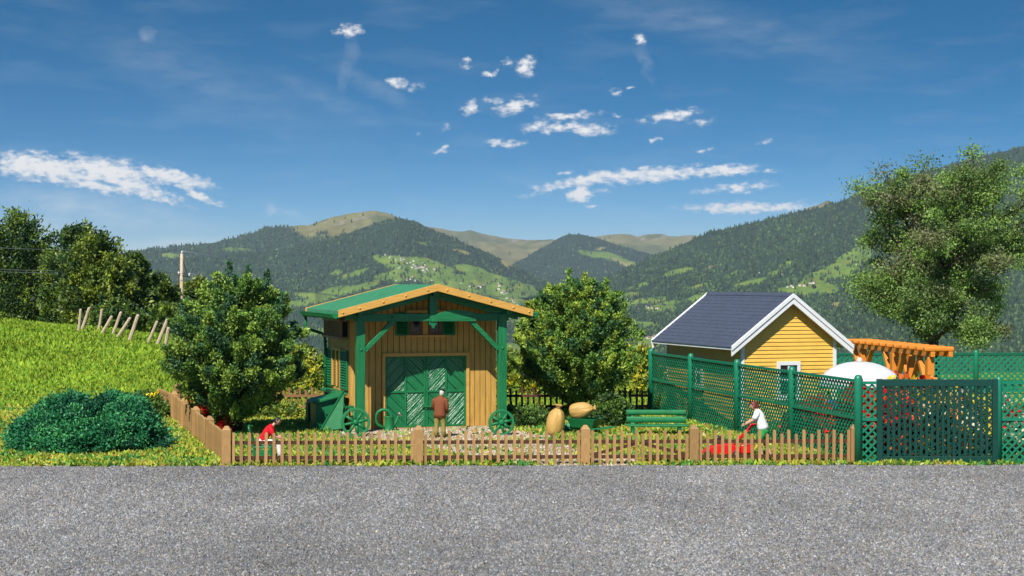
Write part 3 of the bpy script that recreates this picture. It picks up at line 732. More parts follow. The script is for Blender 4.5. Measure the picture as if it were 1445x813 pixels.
for s in (-1, 1):
    r = MB(); x1_ = s * 3.35
    r.prism([(s * .16, under(.16) - .045), (x1_, under(x1_) - .045), (x1_, under(x1_) - .33), (s * .16, under(.16) - .33)], 'y', yf - .09, yf + .09); r.build('rafter', GREEN_BEAM, shed, .012)
    b = MB(); px_ = PX[0] + .15 if s < 0 else PX[1] - .15
    b.bar((px_, yf - .02, 3.06), (px_ - s * 1.12, yf - .02, 4.17), .17, .2, up=(0, 1, 0)); b.build('brace', GREEN_BEAM, shed, .012)
    for bp3 in ((px_ + s * .14, yf - .16, 3.1), (px_ - s * 1.05, yf - (.12 if s < 0 else .20), 4.3)):
        bl = MB(); bl.ball(bp3, .05, .03, .05, 8); bl.build('bolt_head', GREEN, shed)
    for x, zt in ((s * 2.86, 4.4),):
        pu = MB(); pu.box(x - .1, x + .1, y0 + .12, dep, under(x) - .24, under(x) - .035); pu.build('purlin', GREEN_BEAM, shed)
rp = MB(); rp.box(-.1, .1, y0 + .12, .2, ZA - .26, ZA - .06); rp.build('purlin', GREEN_BEAM, shed)
# double door with herringbone planks
dr = empty('door', (0, 0, 0)); dr.parent = shed
fm = MB()
fm.box(DX0 + .005, DX0 + .125, -.10, .09, .06, DZ - .005); fm.box(DX1 - .125, DX1 - .005, -.10, .09, .06, DZ - .005); fm.box(DX0 + .125, DX1 - .125, -.10, .09, DZ - .125, DZ - .005)
fm.build('door_frame', OCHRE_TRIM, dr, .008)
ix0, ix1, iz0, iz1 = DX0 + .125, DX1 - .125, .07, DZ - .125; zm = 1.42
def diag_panel(x0, x1, z0, z1, sgn):
    """diagonal boards cut to a rectangle, with narrow open joints"""
    mb = MB(); step = .46; gap = .035
    c = -4.0
    def clip(poly, ax, v, keep_less):
        out = []
        for i in range(len(poly)):
            a, b = poly[i], poly[(i + 1) % len(poly)]
            ia = a[ax] <= v if keep_less else a[ax] >= v; ib = b[ax] <= v if keep_less else b[ax] >= v
            if ia: out.append(a)
            if ia != ib:
                t = (v - a[ax]) / (b[ax] - a[ax]); out.append((a[0] + (b[0] - a[0]) * t, a[1] + (b[1] - a[1]) * t))
        return out
    while c < 8:
        # board between lines z = sgn*x + c and c+step (in x from x0)
        xa, xb = x0 - .5, x1 + .5
        poly = [(xa, sgn * (xa - x0) + c + gap + z0 - 2), (xb, sgn * (xb - x0) + c + gap + z0 - 2), (xb, sgn * (xb - x0) + c + step + z0 - 2), (xa, sgn * (xa - x0) + c + step + z0 - 2)]
        for ax, v, kl in ((0, x0, False), (0, x1, True), (1, z0, False), (1, z1, True)):
            poly = clip(poly, ax, v, kl)
            if len(poly) < 3: break
        if len(poly) >= 3: mb.prism(poly, 'y', -.012 + rng.random() * .012, .05)
        c += step
    mb.box(x0, x1, .051, .07, z0, z1)
    return mb
DIAG = {}
for sgn in (1, -1):
    m_ = GREEN_WOOD.copy(); m_.name = 'green_diagonal_wood'
    for nd in m_.node_tree.nodes:
        if nd.type == 'MAPPING': nd.vector_type = 'TEXTURE'; nd.inputs['Rotation'].default_value = (0, R(-45 * sgn), 0); nd.inputs['Scale'].default_value = (1 / .05, 1, 1 / 1.3)
        if nd.type == 'BUMP': nd.inputs['Strength'].default_value = 1.0; nd.inputs['Distance'].default_value = .06
        if nd.type == 'BSDF_PRINCIPLED': nd.inputs['Roughness'].default_value = .33; nd.inputs['Specular IOR Level'].default_value = .8
    DIAG[sgn] = m_
xc = np.linspace(ix0, ix1, 5)
for li in (0, 1):
    lb = MB(); a, b = xc[li * 2] + .006, xc[li * 2 + 2] - .006; w = .075
    for x in (a, xc[li * 2 + 1] - w / 2, b - w): lb.box(x, x + w, -.045, .004, iz0, iz1)
    for z in (iz0, zm - w / 2, iz1 - w):
        lb.box(a + w, xc[li * 2 + 1] - w / 2, -.045, .004, z, z + w); lb.box(xc[li * 2 + 1] + w / 2, b - w, -.045, .004, z, z + w)
    leaf = lb.build('door_leaf', GREEN, dr, .006)
    for c_ in (0, 1):
        xa, xb = xc[li * 2 + c_] + .01, xc[li * 2 + c_ + 1] - .01
        for r_, (za, zb) in enumerate(((zm, iz1), (iz0, zm))):
            sgn = 1 if (c_ + r_) % 2 == 0 else -1
            diag_panel(xa, xb, za, zb, sgn).build('door_panel', DIAG[sgn], leaf)
lt = MB(); xm = xc[2]; lt.bar((xm - .16, -.09, .85), (xm + .20, -.09, .85), .05, .07); lt.box(xm - .04, xm + .04, -.085, -.045, .74, .96); lt.build('latch', GREEN, dr, .01)
# attic windows with shutters
for x0_, x1_ in ((-.58, -.08), (.17, .67)):
    f = MB(); za, zb = 3.60, 4.42; t = .10
    f.box(x0_, x0_ + t, -.09, -.036, za, zb); f.box(x1_ - t, x1_, -.09, -.036, za, zb); f.box(x0_ + t, x1_ - t, -.09, -.036, za, za + t); f.box(x0_ + t, x1_ - t, -.09, -.036, zb - t, zb)
    w_ = f.build('window', BROWN_TRIM, shed, .008)
    p = MB(); p.box(x0_ + t, x1_ - t, -.055, -.042, za + t, zb - t); p.build('pane', GLASS, w_)
ms = MB(); ms.box(-.06, .15, -.075, -.036, 3.60, 4.42); ms.build('mullion', OCHRE_TRIM, shed)
ms = MB(); ms.box(-.75, .85, -.14, -.036, 3.50, 3.585); ms.build('window_sill', OCHRE_TRIM, shed, .01)
ms = MB(); ms.box(-.72, .82, -.16, -.036, 4.44, 4.54); ms.build('lintel', OCHRE_TRIM, shed, .01)
def shutter(x0_, x1_, z0_, z1_, M=None, n=9):
    m = MB(); t = .06
    m.box(x0_, x0_ + t, 0, .05, z0_, z1_, M=M); m.box(x1_ - t, x1_, 0, .05, z0_, z1_, M=M); m.box(x0_ + t, x1_ - t, 0, .05, z0_, z0_ + t, M=M); m.box(x0_ + t, x1_ - t, 0, .05, z1_ - t, z1_, M=M)
    for i in range(n):
        z = z0_ + t + (z1_ - z0_ - 2 * t) * (i + .5) / n; h = (z1_ - z0_ - 2 * t) / n
        A = Matrix.Translation((0, .03, z)) @ Matrix.Rotation(R(-35), 4, 'X'); A = M @ A if M is not None else A
        m.box(x0_ + t, x1_ - t, -.008, .008, -h * .62, h * .62, M=A)
    m.box(x0_ + t, x1_ - t, .046, .052, z0_ + t, z1_ - t, M=M)
    return m
for a, b in ((-1.13, -.62), (.71, 1.22)):
    shutter(a, b, 3.57, 4.45, Matrix.Translation((0, -.09, 0)), 8).build('shutter', GREEN, shed)
# side window, shutters and sill (left wall faces -x)
SM = Matrix.Translation((-hw - .07, 0, 0)) @ Matrix.Rotation(R(-90), 4, 'Z')     # local x -> -y of the shed
def sbox(name, ya, yb, za, zb, xo, xi, m, par, bev=.006):
    b = MB(); b.box(-hw - xo, -hw - xi, ya, yb, za, zb); return b.build(name, m, par, bev)
sw = sbox('window', 1.45, 1.58, 1.55, 3.05, .07, -.0, OCHRE_TRIM, shed)
for ya, yb in ((2.95, 3.08),): sbox('frame', ya, yb, 1.55, 3.05, .07, 0, OCHRE_TRIM, sw)
sbox('frame', 1.58, 2.95, 2.95, 3.05, .07, 0, OCHRE_TRIM, sw); sbox('frame', 2.20, 2.32, 1.55, 2.95, .06, 0, OCHRE_TRIM, sw)
sbox('pane', 1.58, 2.20, 1.55, 2.95, .012, -.005, GLASS, sw, 0); sbox('pane', 2.32, 2.95, 1.55, 2.95, .012, -.005, GLASS, sw, 0)
for ya, yb in ((.25, 1.40), (3.1, 4.0)):
    shutter(-yb, -ya, 1.50, 3.0, SM, 14).build('shutter', GREEN, shed)
sl_ = MB(); sl_.box(-hw - .42, -hw - .002, .9, 3.5, 1.30, 1.42); sl_.build('sill_board', GREEN, shed, .02)
for y in (1.2, 3.2):
    br = MB(); br.prism([(-hw - .36, 1.295), (-hw - .04, 1.295), (-hw - .04, .95)], 'y', y, y + .08); br.build('bracket', GREEN, shed)
# slatted box high on the left wall
sbox('slat_box', .35, 3.7, 4.10, 4.19, .30, .0, SLAT, shed); sbox('slat_box', .3, 3.75, 3.44, 3.52, .32, .0, SLAT, shed)
for i in range(13):
    y = .42 + i * 3.15 / 12; sbox('slat', y, y + .10, 3.52, 4.10, .26, .19, SLAT, shed)
sbox('opening_shade_panel', .4, 3.65, 3.52, 4.10, .045, -.0, BLACK, shed, 0)  # flat black panel on the wall paints the dark of an opening
# ------------------------------------------------------------------ yellow weatherboard house
def house():
    h = empty('cottage', (9.0, 66.6, 0), TH, 'small yellow weatherboard cottage with white trim and a slate blue roof', 'cottage')
    # local: x to the right along the gable wall (0 .. W), y back
    W, Dp = 4.05, 7.4; zE, zA = 3.40, 4.96; c = W / 2; SLP = (zA - zE) / c
    und = lambda x: zA - abs(x - c) * SLP
    bh = .155
    def siding(x0, x1, zt, z0, y, name='wall', slope=None):
        pass
    mb = MB(); z = .15
    while z < zA - .05:
        zt = min(z + bh, zA - .02)
        # lap board leaning out at its lower edge
        def xr(zz):
            if zz <= zE: return 0.0, W
            k = (zz - zE) / SLP; return k, W - k
        a0, a1 = xr(z); b0, b1 = xr(zt)
        if b1 - b0 < .05: b0 = b1 = c
        vs = [(a0, -.045, z), (a1, -.045, z), (b1, -.015, zt), (b0, -.015, zt), (a0, .03, z), (a1, .03, z), (b1, .03, zt), (b0, .03, zt)]
        mb.add(vs, [(0,1,2,3),(0,4,5,1),(3,2,6,7),(0,3,7,4),(1,5,6,2),(4,7,6,5)]); z += bh
    mb.build('wall', YELLOW, h)
    for x, s in ((0, -1), (W, 1)):
        mb = MB(); z = .15
        while z < zE - .02:
            zt = min(z + bh, zE - .01)
            o, i_, k = x + s * .03, x + s * .0, x - s * .05
            vs = [(o, .04, z), (o, Dp, z), (i_, Dp, zt), (i_, .04, zt), (k, .04, z), (k, Dp, z), (k, Dp, zt), (k, .04, zt)]
            mb.add(vs, [(0,1,2,3),(0,4,5,1),(3,2,6,7),(0,3,7,4),(1,5,6,2),(4,7,6,5)]); z += bh
        mb.build('wall', YELLOW, h)
    mb = MB(); mb.prism([(.03, .15), (W - .03, .15), (W - .03, zE), (c, zA - .03), (.03, zE)], 'y', Dp - .05, Dp); mb.build('wall', YELLOW, h)
    mb = MB(); mb.box(-.02, W + .02, -.03, Dp + .02, -.1, .148); mb.build('plinth', CONCRETE, h)
    for x in (-.055, W - .085):
        mb = MB(); mb.box(x, x + .14, -.075, .06, .15, zE - .02); mb.build('corner_board', WHITE, h, .008)
        mb = MB(); mb.box(x, x + .14, Dp - .06, Dp + .03, .15, zE - .02); mb.build('corner_board', WHITE, h, .008)
    # roof: stepped shingle courses
    ov, y0, y1 = .56, -.42, Dp + .35; th = .12; n = 15
    rmain = MB()
    for s in (-1, 1):
        X = lambda k: c + s * (c + ov) * k; Z = lambda k: zA + .03 - (c + ov) * SLP * k
        pts = [(X(0), Z(0)), (X(1), Z(1)), (X(1), Z(1) + .10), (X(0), Z(0) + .10)]
        rmain.prism(pts, 'y', y0 + .03, y1 - .03)
    roof = rmain.build('roof', WHITE, h)
    for s in (-1, 1):
        mb = MB()
        for i in range(n):
            k0, k1 = i / n, (i + 1) / n + .012
            xa, xb = c + s * (c + ov) * k0, c + s * (c + ov + .05) * k1
            za, zb = zA + .135 - (c + ov) * SLP * k0, zA + .135 - (c + ov + .05) * SLP * k1
            yy = y0 + .05; j = 0
            while yy < y1 - .06:
                wd = .30 if (j or i % 2) else .15; ye = min(yy + wd - .006, y1 - .05); lift = rng.random() * .006
                mb.prism([(xa, za), (xb, zb + .018 + lift), (xb, zb + .040 + lift), (xa, za + .022)], 'y', yy, ye); yy += wd; j += 1
        mb.build('shingles', SLATE, roof)
    mb = MB(); mb.prism([(c - .12, zA + .10), (c, zA + .235), (c + .12, zA + .10), (c, zA + .18)], 'y', y0 + .05, y1 - .05); mb.build('ridge_cap', SLATE, roof)
    for y, d in ((y0, -1), (y1 - .09, 1)):
        for s in (-1, 1):
            mb = MB(); X = lambda k: c + s * (c + ov + .06) * k; Z = lambda k: zA + .20 - (c + ov + .06) * SLP * k
            mb.prism([(X(0), Z(0)), (X(1), Z(1)), (X(1), Z(1) - .40), (X(0), Z(0) - .40)], 'y', y, y + .09)
            mb.prism([(X(0), Z(0) + .012), (X(1.005), Z(1.005) + .012), (X(1.005), Z(1.005) - .17), (X(0), Z(0) - .17)], 'y', y - .045 if d < 0 else y + .091, y - .001 if d < 0 else y + .135)
            mb.build('barge_board', WHITE, roof, .012)
    for s in (-1, 1):
        mb = MB(); X = c + s * (c + ov + .02); Z = zA + .10 - (c + ov) * SLP
        mb.box(X - .03, X + .03, y0 + .1, y1 - .1, Z - .10, Z + .005); mb.build('eave_board', WHITE, roof)
    # windows
    def window(par, M, w, hh):
        f = MB(); t = .14
        f.box(0, t, -.03, .05, 0, hh, M=M); f.box(w - t, w, -.03, .05, 0, hh, M=M); f.box(t, w - t, -.03, .05, 0, t, M=M); f.box(t, w - t, -.03, .05, hh - t, hh, M=M); f.box(w / 2 - .035, w / 2 + .035, -.005, .04, t, hh - t, M=M)
        f.box(t, w - t, -.004, .03, hh * .5 - .03, hh * .5 + .03, M=M)
        wn = f.build('window', WHITE, par, .008)
        s_ = MB(); s_.box(-.07, w + .07, -.10, .05, -.09, -.002, M=M); s_.build('sill', WHITE, wn, .008)
        g = MB(); g.box(t, w - t, .012, .02, t, hh - t, M=M); g.build('pane', GLASS, wn)
    window(h, Matrix.Translation((1.48, -.09, 1.05)), 1.02, 1.42)
    window(h, Matrix.Translation((-.08, 4.9, 1.25)) @ Matrix.Rotation(R(-90), 4, 'Z'), 1.3, 1.25)
    return h
house()

# ------------------------------------------------------------------ pergola
A_ = at(1317, 400, 71.5); A_.z = 0; B_ = at(1222, 400, 80.0); B_.z = 0; pd = B_ - A_; pl_ = pd.length
pg = empty('pergola', A_, math.atan2(pd.y, pd.x), 'orange timber pergola with braced posts beside the white parasol', 'pergola')
ZT = 2.70
for yb in (.16, -.62):
    mb = MB(); mb.box(-.40, pl_ + 1.6, yb - .09, yb + .09, ZT - .22, ZT); mb.build('beam', ORANGE, pg, .02)
    for i, s in enumerate((.0, pl_ * .5, pl_)):
        if yb < 0 and i != 1: continue
        mb = MB(); mb.box(s - .17, s + .17, yb - .15, yb + .15, 0, ZT - .225); mb.build('post', ORANGE, pg, .02)
        for d in (-1, 1):
            e = s + d * 1.25
            if e < -.4: continue
            mb = MB(); mb.bar((s + d * .13, yb, ZT - 1.65), (e, yb, ZT - .20), .19, .22, up=(0, 1, 0)); mb.build('brace', ORANGE, pg, .015)
for i in range(12):
    s = -.2 + (pl_ + 1.6) * i / 11
    mb = MB(); mb.box(s - .17, s + .17, -.80, .50, ZT + .003, ZT + .21); mb.build('rafter', ORANGE, pg, .07, 3)

# ------------------------------------------------------------------ parasol
pc = at(1213, 540, 60.0); pr = empty('parasol', (pc.x, pc.y, 0), .2, 'white dome shaped parasol behind the lattice fence', 'parasol')
mb = MB(); n = 8; k = 9; Rr = 1.50; vs = []; fs = []; sub = 4; nn = n * sub
prof = [(0.02 + Rr * math.sin(math.pi / 2 * i / k), .80 * math.cos(math.pi / 2 * i / k) ** 1.15) for i in range(k + 1)]
for r_, z in prof:
    for j in range(nn):
        a = 2 * math.pi * j / nn; ph = (j % sub) / sub; sag = 1 - .065 * math.sin(math.pi * ph)
        vs.append((r_ * sag * math.cos(a), r_ * sag * math.sin(a), 2.02 + z * .98))
for j in range(nn):      # short valance
    a = 2 * math.pi * j / nn; ph = (j % sub) / sub; sag = 1 - .065 * math.sin(math.pi * ph)
    vs.append((prof[-1][0] * sag * math.cos(a), prof[-1][0] * sag * math.sin(a), 1.88))
for i in range(k + 1):
    for j in range(nn): fs.append((i * nn + j, (i + 1) * nn + j, (i + 1) * nn + (j + 1) % nn, i * nn + (j + 1) % nn))
mb.add(vs, fs, 0, True); cn = mb.build('canopy', CANVAS, pr); sd = cn.modifiers.new('cloth', 'SOLIDIFY'); sd.thickness = .015
mb = MB(); mb.lathe([(.10, 2.79), (.10, 2.84), (.07, 2.93), (.03, 2.95)], 12); mb.build('finial', CANVAS, pr)
mb = MB(); mb.lathe([(.03, 0), (.03, 2.78)], 10); mb.build('pole', WHITE, pr)
mb = MB(); mb.lathe([(.35, 0), (.35, .06), (.08, .1), (.06, .3)], 16); mb.build('stand', WHITE, pr)
for j in range(8):
    a = 2 * math.pi * j / 8 ; mb = MB(); mb.tube([(.03 * math.cos(a), .03 * math.sin(a), 2.62), (1.38 * math.cos(a), 1.38 * math.sin(a), 2.06)], .012, 6); mb.build('rib', STEEL, pr)
# ------------------------------------------------------------------ trees and shrubs
def crown_shoots(prof, n_shoot, per, leaf, rad, cols, seed, up=.9, shell=.35, spikes=(), flat=1.0):
    """leafy shoots filling a body of revolution: prof = (height, radius) pairs; returns leaf arrays"""
    r = np.random.default_rng(seed); pz = np.array([p[0] for p in prof]); pr = np.array([p[1] for p in prof])
    z = r.choice(np.linspace(pz[0], pz[-1], 400), n_shoot, p=(np.interp(np.linspace(pz[0], pz[-1], 400), pz, pr) + .15) / (np.interp(np.linspace(pz[0], pz[-1], 400), pz, pr) + .15).sum())
    a = r.random(n_shoot) * 2 * np.pi; rr = np.interp(z, pz, pr)
    k = 1 - shell * r.random(n_shoot) ** 1.5; k[r.random(n_shoot) < .25] *= .6; k[r.random(n_shoot) < .10] *= 1.14
    lump = .66 + .64 * fbm(a * 2.2 + seed, z * 1.3 + seed, 3)
    tip = np.stack([np.cos(a) * rr * k * lump, np.sin(a) * rr * k * lump * flat, z], 1)
    L_ = (.5 + .55 * r.random(n_shoot)) * rad * 3.2
    D = unit(np.stack([np.cos(a) * (.75 + .5 * r.random(n_shoot)), np.sin(a) * (.75 + .5 * r.random(n_shoot)), up * (.3 + 1.0 * r.random(n_shoot))], 1))
    for (sx, sy, sz, ln) in spikes:
        tip = np.concatenate([tip, [[sx, sy, sz]]]); D = np.concatenate([D, unit(np.array([[.08, .05, 1.0]]))]); L_ = np.concatenate([L_, [ln]])
    n = len(tip); base = tip - D * L_[:, None]
    t = r.random((n, per)) ** .8
    P = base[:, None] + (D * L_[:, None])[:, None] * t[..., None]
    spread = rad * (1.15 - .85 * t)
    P = P + r.normal(size=(n, per, 3)) * (spread * .55)[..., None]
    LD_ = unit(D[:, None] * .7 + r.normal(size=(n, per, 3)) * .75 + np.array([0, 0, .25]))
    V, Fc = leaf_arrays(P.reshape(-1, 3), LD_.reshape(-1, 3), leaf, .55, r)
    which = r.random(n); c = np.where((which < .30)[:, None], cols[0], np.where((which < .72)[:, None], cols[1], cols[2])) * (.8 + .4 * r.random((n, 1)))
    c = np.repeat(c, per, 0) * (.7 + .6 * r.random((n * per, 1)))
    return V, Fc, np.repeat(np.clip(c, 0, 1), 4, 0), base, tip
def tree(name, loc, prof, n_shoot, per, leaf, rad, cols, seed, trunk_r, label, group=None, cat='tree', bark=BARK, limbs=24, spikes=(), up=.9, leafmat=NEEDLE, shell=.35, flat=1.0):
    t = empty(name, loc, 0, label, cat, group)
    V, Fc, c, base, tip = crown_shoots(prof, n_shoot, per, leaf, rad, cols, seed, up, shell, spikes, flat)
    link('crown', array_mesh('crown', V, Fc, leafmat, c), None, t)
    r = np.random.default_rng(seed + 1); mb = MB(); zt = prof[-1][0] * .86
    mb.tube([(0, 0, -.15), (.03, .02, .12), (.0, .0, prof[0][0]), (.08, .05, zt * .5), (-.03, .04, zt)], [trunk_r * 1.45, trunk_r * 1.05, trunk_r * .92, trunk_r * .6, trunk_r * .12], 10)
    for i in r.choice(len(base), min(limbs, len(base)), False):
        b = base[i]; e = tip[i] * .9 + b * .1; z0 = max(prof[0][0] * .8, b[2] - .35 * math.hypot(b[0], b[1]) - .4)
        m_ = np.array([b[0] * .5, b[1] * .5, (z0 + b[2]) / 2 + .1])
        mb.tube([(0, 0, z0), tuple(m_), tuple(b), tuple(e)], [trunk_r * .34, trunk_r * .24, trunk_r * .14, trunk_r * .05], 6, cap=False)
    mb.build('trunk', bark, t); return t
COLA = (np.array([.26, .38, .06]), np.array([.13, .25, .045]), np.array([.05, .13, .05]))
p1 = ground_pt(333, 613)
tree('garden_tree', p1, [(.85, .45), (1.1, 1.1), (1.6, 1.75), (2.4, 2.4), (3.2, 2.5), (4.2, 2.35), (4.9, 1.85), (5.5, 1.25), (5.9, .75)], 620, 230, .105, .21, COLA, 21, .23,
     'bushy green garden tree with a dark trunk inside the left corner of the fence', bark=DARKBARK, spikes=[(-.25, .1, 6.35, .9), (.5, -.2, 6.15, .9), (1.15, .1, 6.0, .9), (-1.1, -.3, 5.6, .8), (1.7, -.1, 5.2, .8), (-1.9, 0, 4.9, .8)])
COLB = (np.array([.32, .43, .06]), np.array([.17, .30, .05]), np.array([.06, .15, .05]))
p2 = ground_pt(815, 590)
tree('garden_tree', p2, [(.9, .6), (1.2, 1.4), (1.8, 2.15), (2.6, 2.5), (3.5, 2.55), (4.3, 2.25), (4.9, 1.75), (5.4, 1.15), (5.7, .6)], 640, 230, .11, .22, COLB, 34, .19,
     'bushy bright green garden tree between the shed and the lattice fence', spikes=[(-.35, -.1, 6.1, .9), (.3, .1, 5.95, .9), (1.2, .1, 5.75, .8), (-1.2, -.3, 5.5, .8), (1.9, -.2, 4.9, .8), (-1.9, -.2, 4.8, .8), (2.35, -.1, 3.9, .7)])

# open crowned tree at the right: real limbs, leaf clumps at their ends
def open_tree(loc, seed, label):
    r = np.random.default_rng(seed); t = empty('deciduous_tree', loc, 0, label, 'tree'); mb = MB(); ends = []
    def grow(p, d, ln, rad, lvl):
        pts = [np.array(p)]; dd = np.array(d, float)
        for k in range(4):
            dd = unit(dd + r.normal(size=3) * .13 + np.array([0, 0, .05])); pts.append(pts[-1] + dd * ln / 4)
        mb.tube([tuple(q) for q in pts], [rad, rad * .88, rad * .78, rad * .68, rad * .58], 8 if lvl < 2 else 5, cap=False)
        if lvl >= 3: ends.append((pts[-1], dd)); ends.append((pts[2], dd)); return
        nb = (5, 4, 4)[lvl]; a0 = r.random() * 6.28
        for k in range(nb):
            az = a0 + 2 * np.pi * k / nb + r.normal() * .3; tilt = (.52, .68, .8)[lvl] * (.7 + .5 * r.random())
            ax = unit(np.cross(dd, [math.cos(az), math.sin(az), .2])); nd = dd * math.cos(tilt) + ax * math.sin(tilt); nd[2] = max(nd[2], -.12)
            q = pts[4] if k < 2 else pts[2 + (k % 3)]
            grow(q, nd, ln * (.74 + .22 * r.random()) * (1.12 if lvl == 0 else 1), rad * .55, lvl + 1)
        if lvl: ends.append((pts[-1], dd))
    grow((0, 0, 2.6), (.02, .02, 1), 3.4, .36, 0)
    for az, z_, ln_ in ((2.6, 2.9, 2.9), (.3, 3.0, 2.9), (4.2, 3.1, 2.8), (-.5, 2.6, 2.6), (3.4, 2.5, 2.6)): grow((0, 0, z_), (math.cos(az) * .9, math.sin(az) * .9, .55), ln_ * .82, .16, 1)
    mb.tube([(.06, 0, -.2), (.02, 0, .2), (0, 0, 1.2), (0, 0, 2.7)], [.62, .47, .41, .36], 12)
    mb.build('trunk', BARK, t)
    E = np.array([e[0] for e in ends]); D = np.array([e[1] for e in ends]); n = len(E); per = 320
    P = E[:, None] + r.normal(size=(n, per, 3)) * np.array([.42, .42, .28]) * (.6 + .7 * r.random((n, 1, 1)))
    Dl = unit(D[:, None] * .4 + r.normal(size=(n, per, 3)))
    V, Fc = leaf_arrays(P.reshape(-1, 3), Dl.reshape(-1, 3), .155, .6, r)
    w = r.random(n); c = np.where((w < .45)[:, None], np.array([.20, .33, .07]), np.where((w < .8)[:, None], np.array([.12, .20, .05]), np.array([.17, .19, .08])))
    c = np.repeat(c, per, 0) * (.65 + .7 * r.random((n * per, 1)))
    link('crown', array_mesh('crown', V, Fc, LEAF, np.repeat(np.clip(c, 0, 1), 4, 0)), None, t)
    print('open tree', n, E.min(0), E.max(0)); return t
tr = at(1316, 400, 92.0); bigt = open_tree((tr.x, tr.y, 0), 5, 'tall open crowned tree with visible brown limbs behind the pergola'); bigt.scale = (.86, .86, .9)

# dense trees and scrub at the edge of the meadow
COLD = (np.array([.17, .25, .035]), np.array([.085, .15, .03]), np.array([.04, .09, .026]))
COLE = (np.array([.24, .30, .04]), np.array([.12, .18, .03]), np.array([.05, .10, .026]))
def far_tree(px, ytop, Y, wpx, cols, seed, label, leaf=.27, dens=1.25, round_=.55, nm='broadleaf_tree'):
    b = at(px, 400, Y); zt = H - (ytop - HY) / F * Y; zb = float(gz(np.array(b.x), np.array(Y))); hh = zt - zb; w = wpx / 2 / F * Y
    prof = [(.08 * hh, w * .72), (.25 * hh, w * .98), (.5 * hh, w), (.7 * hh, w * .82), (.86 * hh, w * round_), (.97 * hh, w * .22)]
    tree(nm, (b.x, Y, zb - .1), prof, int(230 * dens), 90, leaf, .75 * max(.5, w / 4), cols, seed, .3, label, 'trees behind the meadow crest', limbs=10, leafmat=LEAF)
far_tree(20, 285, 132, 170, COLD, 41, 'tall dark tree at the far left edge of the meadow', dens=1.3)
far_tree(112, 303, 128, 120, COLD, 42, 'tallest dark green tree behind the leaning posts', dens=1.2)
far_tree(140, 322, 120, 125, COLE, 43, 'yellowish green leafy tree in front of the tallest dark tree', dens=1.5)
far_tree(188, 350, 124, 75, COLD, 44, 'narrow dark tree right of the yellowish leafy tree', dens=.9)
far_tree(222, 383, 126, 90, COLD, 45, 'low dark tree left of the utility pole', dens=1.0)
far_tree(275, 386, 132, 95, COLE, 46, 'low green tree right behind the utility pole', dens=1.0)
far_tree(350, 398, 138, 90, COLD, 47, 'dark tree mostly hidden behind the left garden tree', dens=.8)
far_tree(165, 420, 117, 90, COLD, 48, 'dark scrub bush behind the row of leaning posts', dens=.9, nm='bush')
far_tree(235, 425, 118, 110, COLD, 49, 'dark scrub bush at the right end of the leaning posts', dens=.9, nm='bush')
far_tree(425, 486, 125, 60, COLE, 50, 'olive green bush behind the meadow left of the shed', dens=.6, nm='bush')
far_tree(290, 435, 119, 80, COLE, 51, 'olive bush on the meadow crest below the pole', dens=.6, nm='bush')

def shrub(name, loc, rx, ry, h, n, leaf, cols, seed, label, group=None, cat='shrub', blossoms=None, bsize=.14, lm=NEEDLE, per=60, bn=60):
    r = np.random.default_rng(seed); t = empty(name, loc, 0, label, cat, group)
    a = r.random(n) * 2 * np.pi; u = r.random(n) ** .5; zf = np.sqrt(np.clip(1 - u * u, 0, 1))
    lump = .5 + 1.0 * fbm(np.cos(a) * u * 3.2 + seed, np.sin(a) * u * 3.2 + seed * .7, 3)
    k = (.55 + .45 * r.random(n) ** .6)
    cpt = np.stack([np.cos(a) * u * rx, np.sin(a) * u * ry, zf * h * lump * k], 1)
    nrm = unit(np.stack([np.cos(a) * u / rx, np.sin(a) * u / ry, zf / h + .15], 1))
    P = cpt[:, None] + r.normal(size=(n, per, 3)) * np.array([.13, .13, .10]) * (h * .25 + .6)
    D = unit(nrm[:, None] * .7 + r.normal(size=(n, per, 3)) * .7)
    P[..., 2] = np.maximum(P[..., 2], .02)
    V, Fc = leaf_arrays(P.reshape(-1, 3), D.reshape(-1, 3), leaf, .6, r)
    w = r.random(n); c = np.where((w < .3)[:, None], cols[0], np.where((w < .7)[:, None], cols[1], cols[2])); c = np.repeat(c, per, 0) * (.7 + .6 * r.random((n * per, 1)))
    link('foliage', array_mesh('foliage', V, Fc, lm, np.repeat(np.clip(c, 0, 1), 4, 0)), None, t)
    mb = MB()
    for i in range(7):
        q = cpt[int(r.integers(n))] * .8; mb.tube([(q[0] * .1, q[1] * .1, -.05), (q[0] * .5, q[1] * .5, q[2] * .6), tuple(q)], [.03, .02, .008], 5, cap=False)
    mb.build('stem', BARK, t)
    if blossoms:
        idx = r.choice(n, min(bn, n), False); P = (cpt + nrm * (.12 + .1 * r.random((n, 1))))[idx]
        m = 14; Q = P[:, None] + r.normal(size=(len(P), m, 3)) * bsize * .45; Dq = unit(nrm[idx][:, None] + r.normal(size=(len(P), m, 3)) * .8)
        V, Fc = leaf_arrays(Q.reshape(-1, 3), Dq.reshape(-1, 3), bsize, .9, r)
        bc = np.array(blossoms)[r.integers(len(blossoms), size=len(P))]; bc = np.repeat(bc, m, 0) * (.75 + .5 * r.random((len(P) * m, 1)))
        o = link('blossoms', array_mesh('blossoms', V, Fc, PETAL, np.repeat(np.clip(bc, 0, 1), 4, 0)), None, t)
    return t
BLG = (np.array([.075, .34, .11]), np.array([.03, .21, .08]), np.array([.014, .105, .05]))
b = ground_pt(132, 634); shrub('shrub', (b.x - .2, b.y, 0), 2.6, 2.2, 1.6, 560, .10, BLG, 61, 'wide dark bluish green shrub beside the gravel at the lower left', per=190)
MIDG = (np.array([.12, .22, .03]), np.array([.07, .14, .03]), np.array([.03, .07, .02])); YG = (np.array([.38, .40, .04]), np.array([.22, .30, .035]), np.array([.10, .17, .03]))
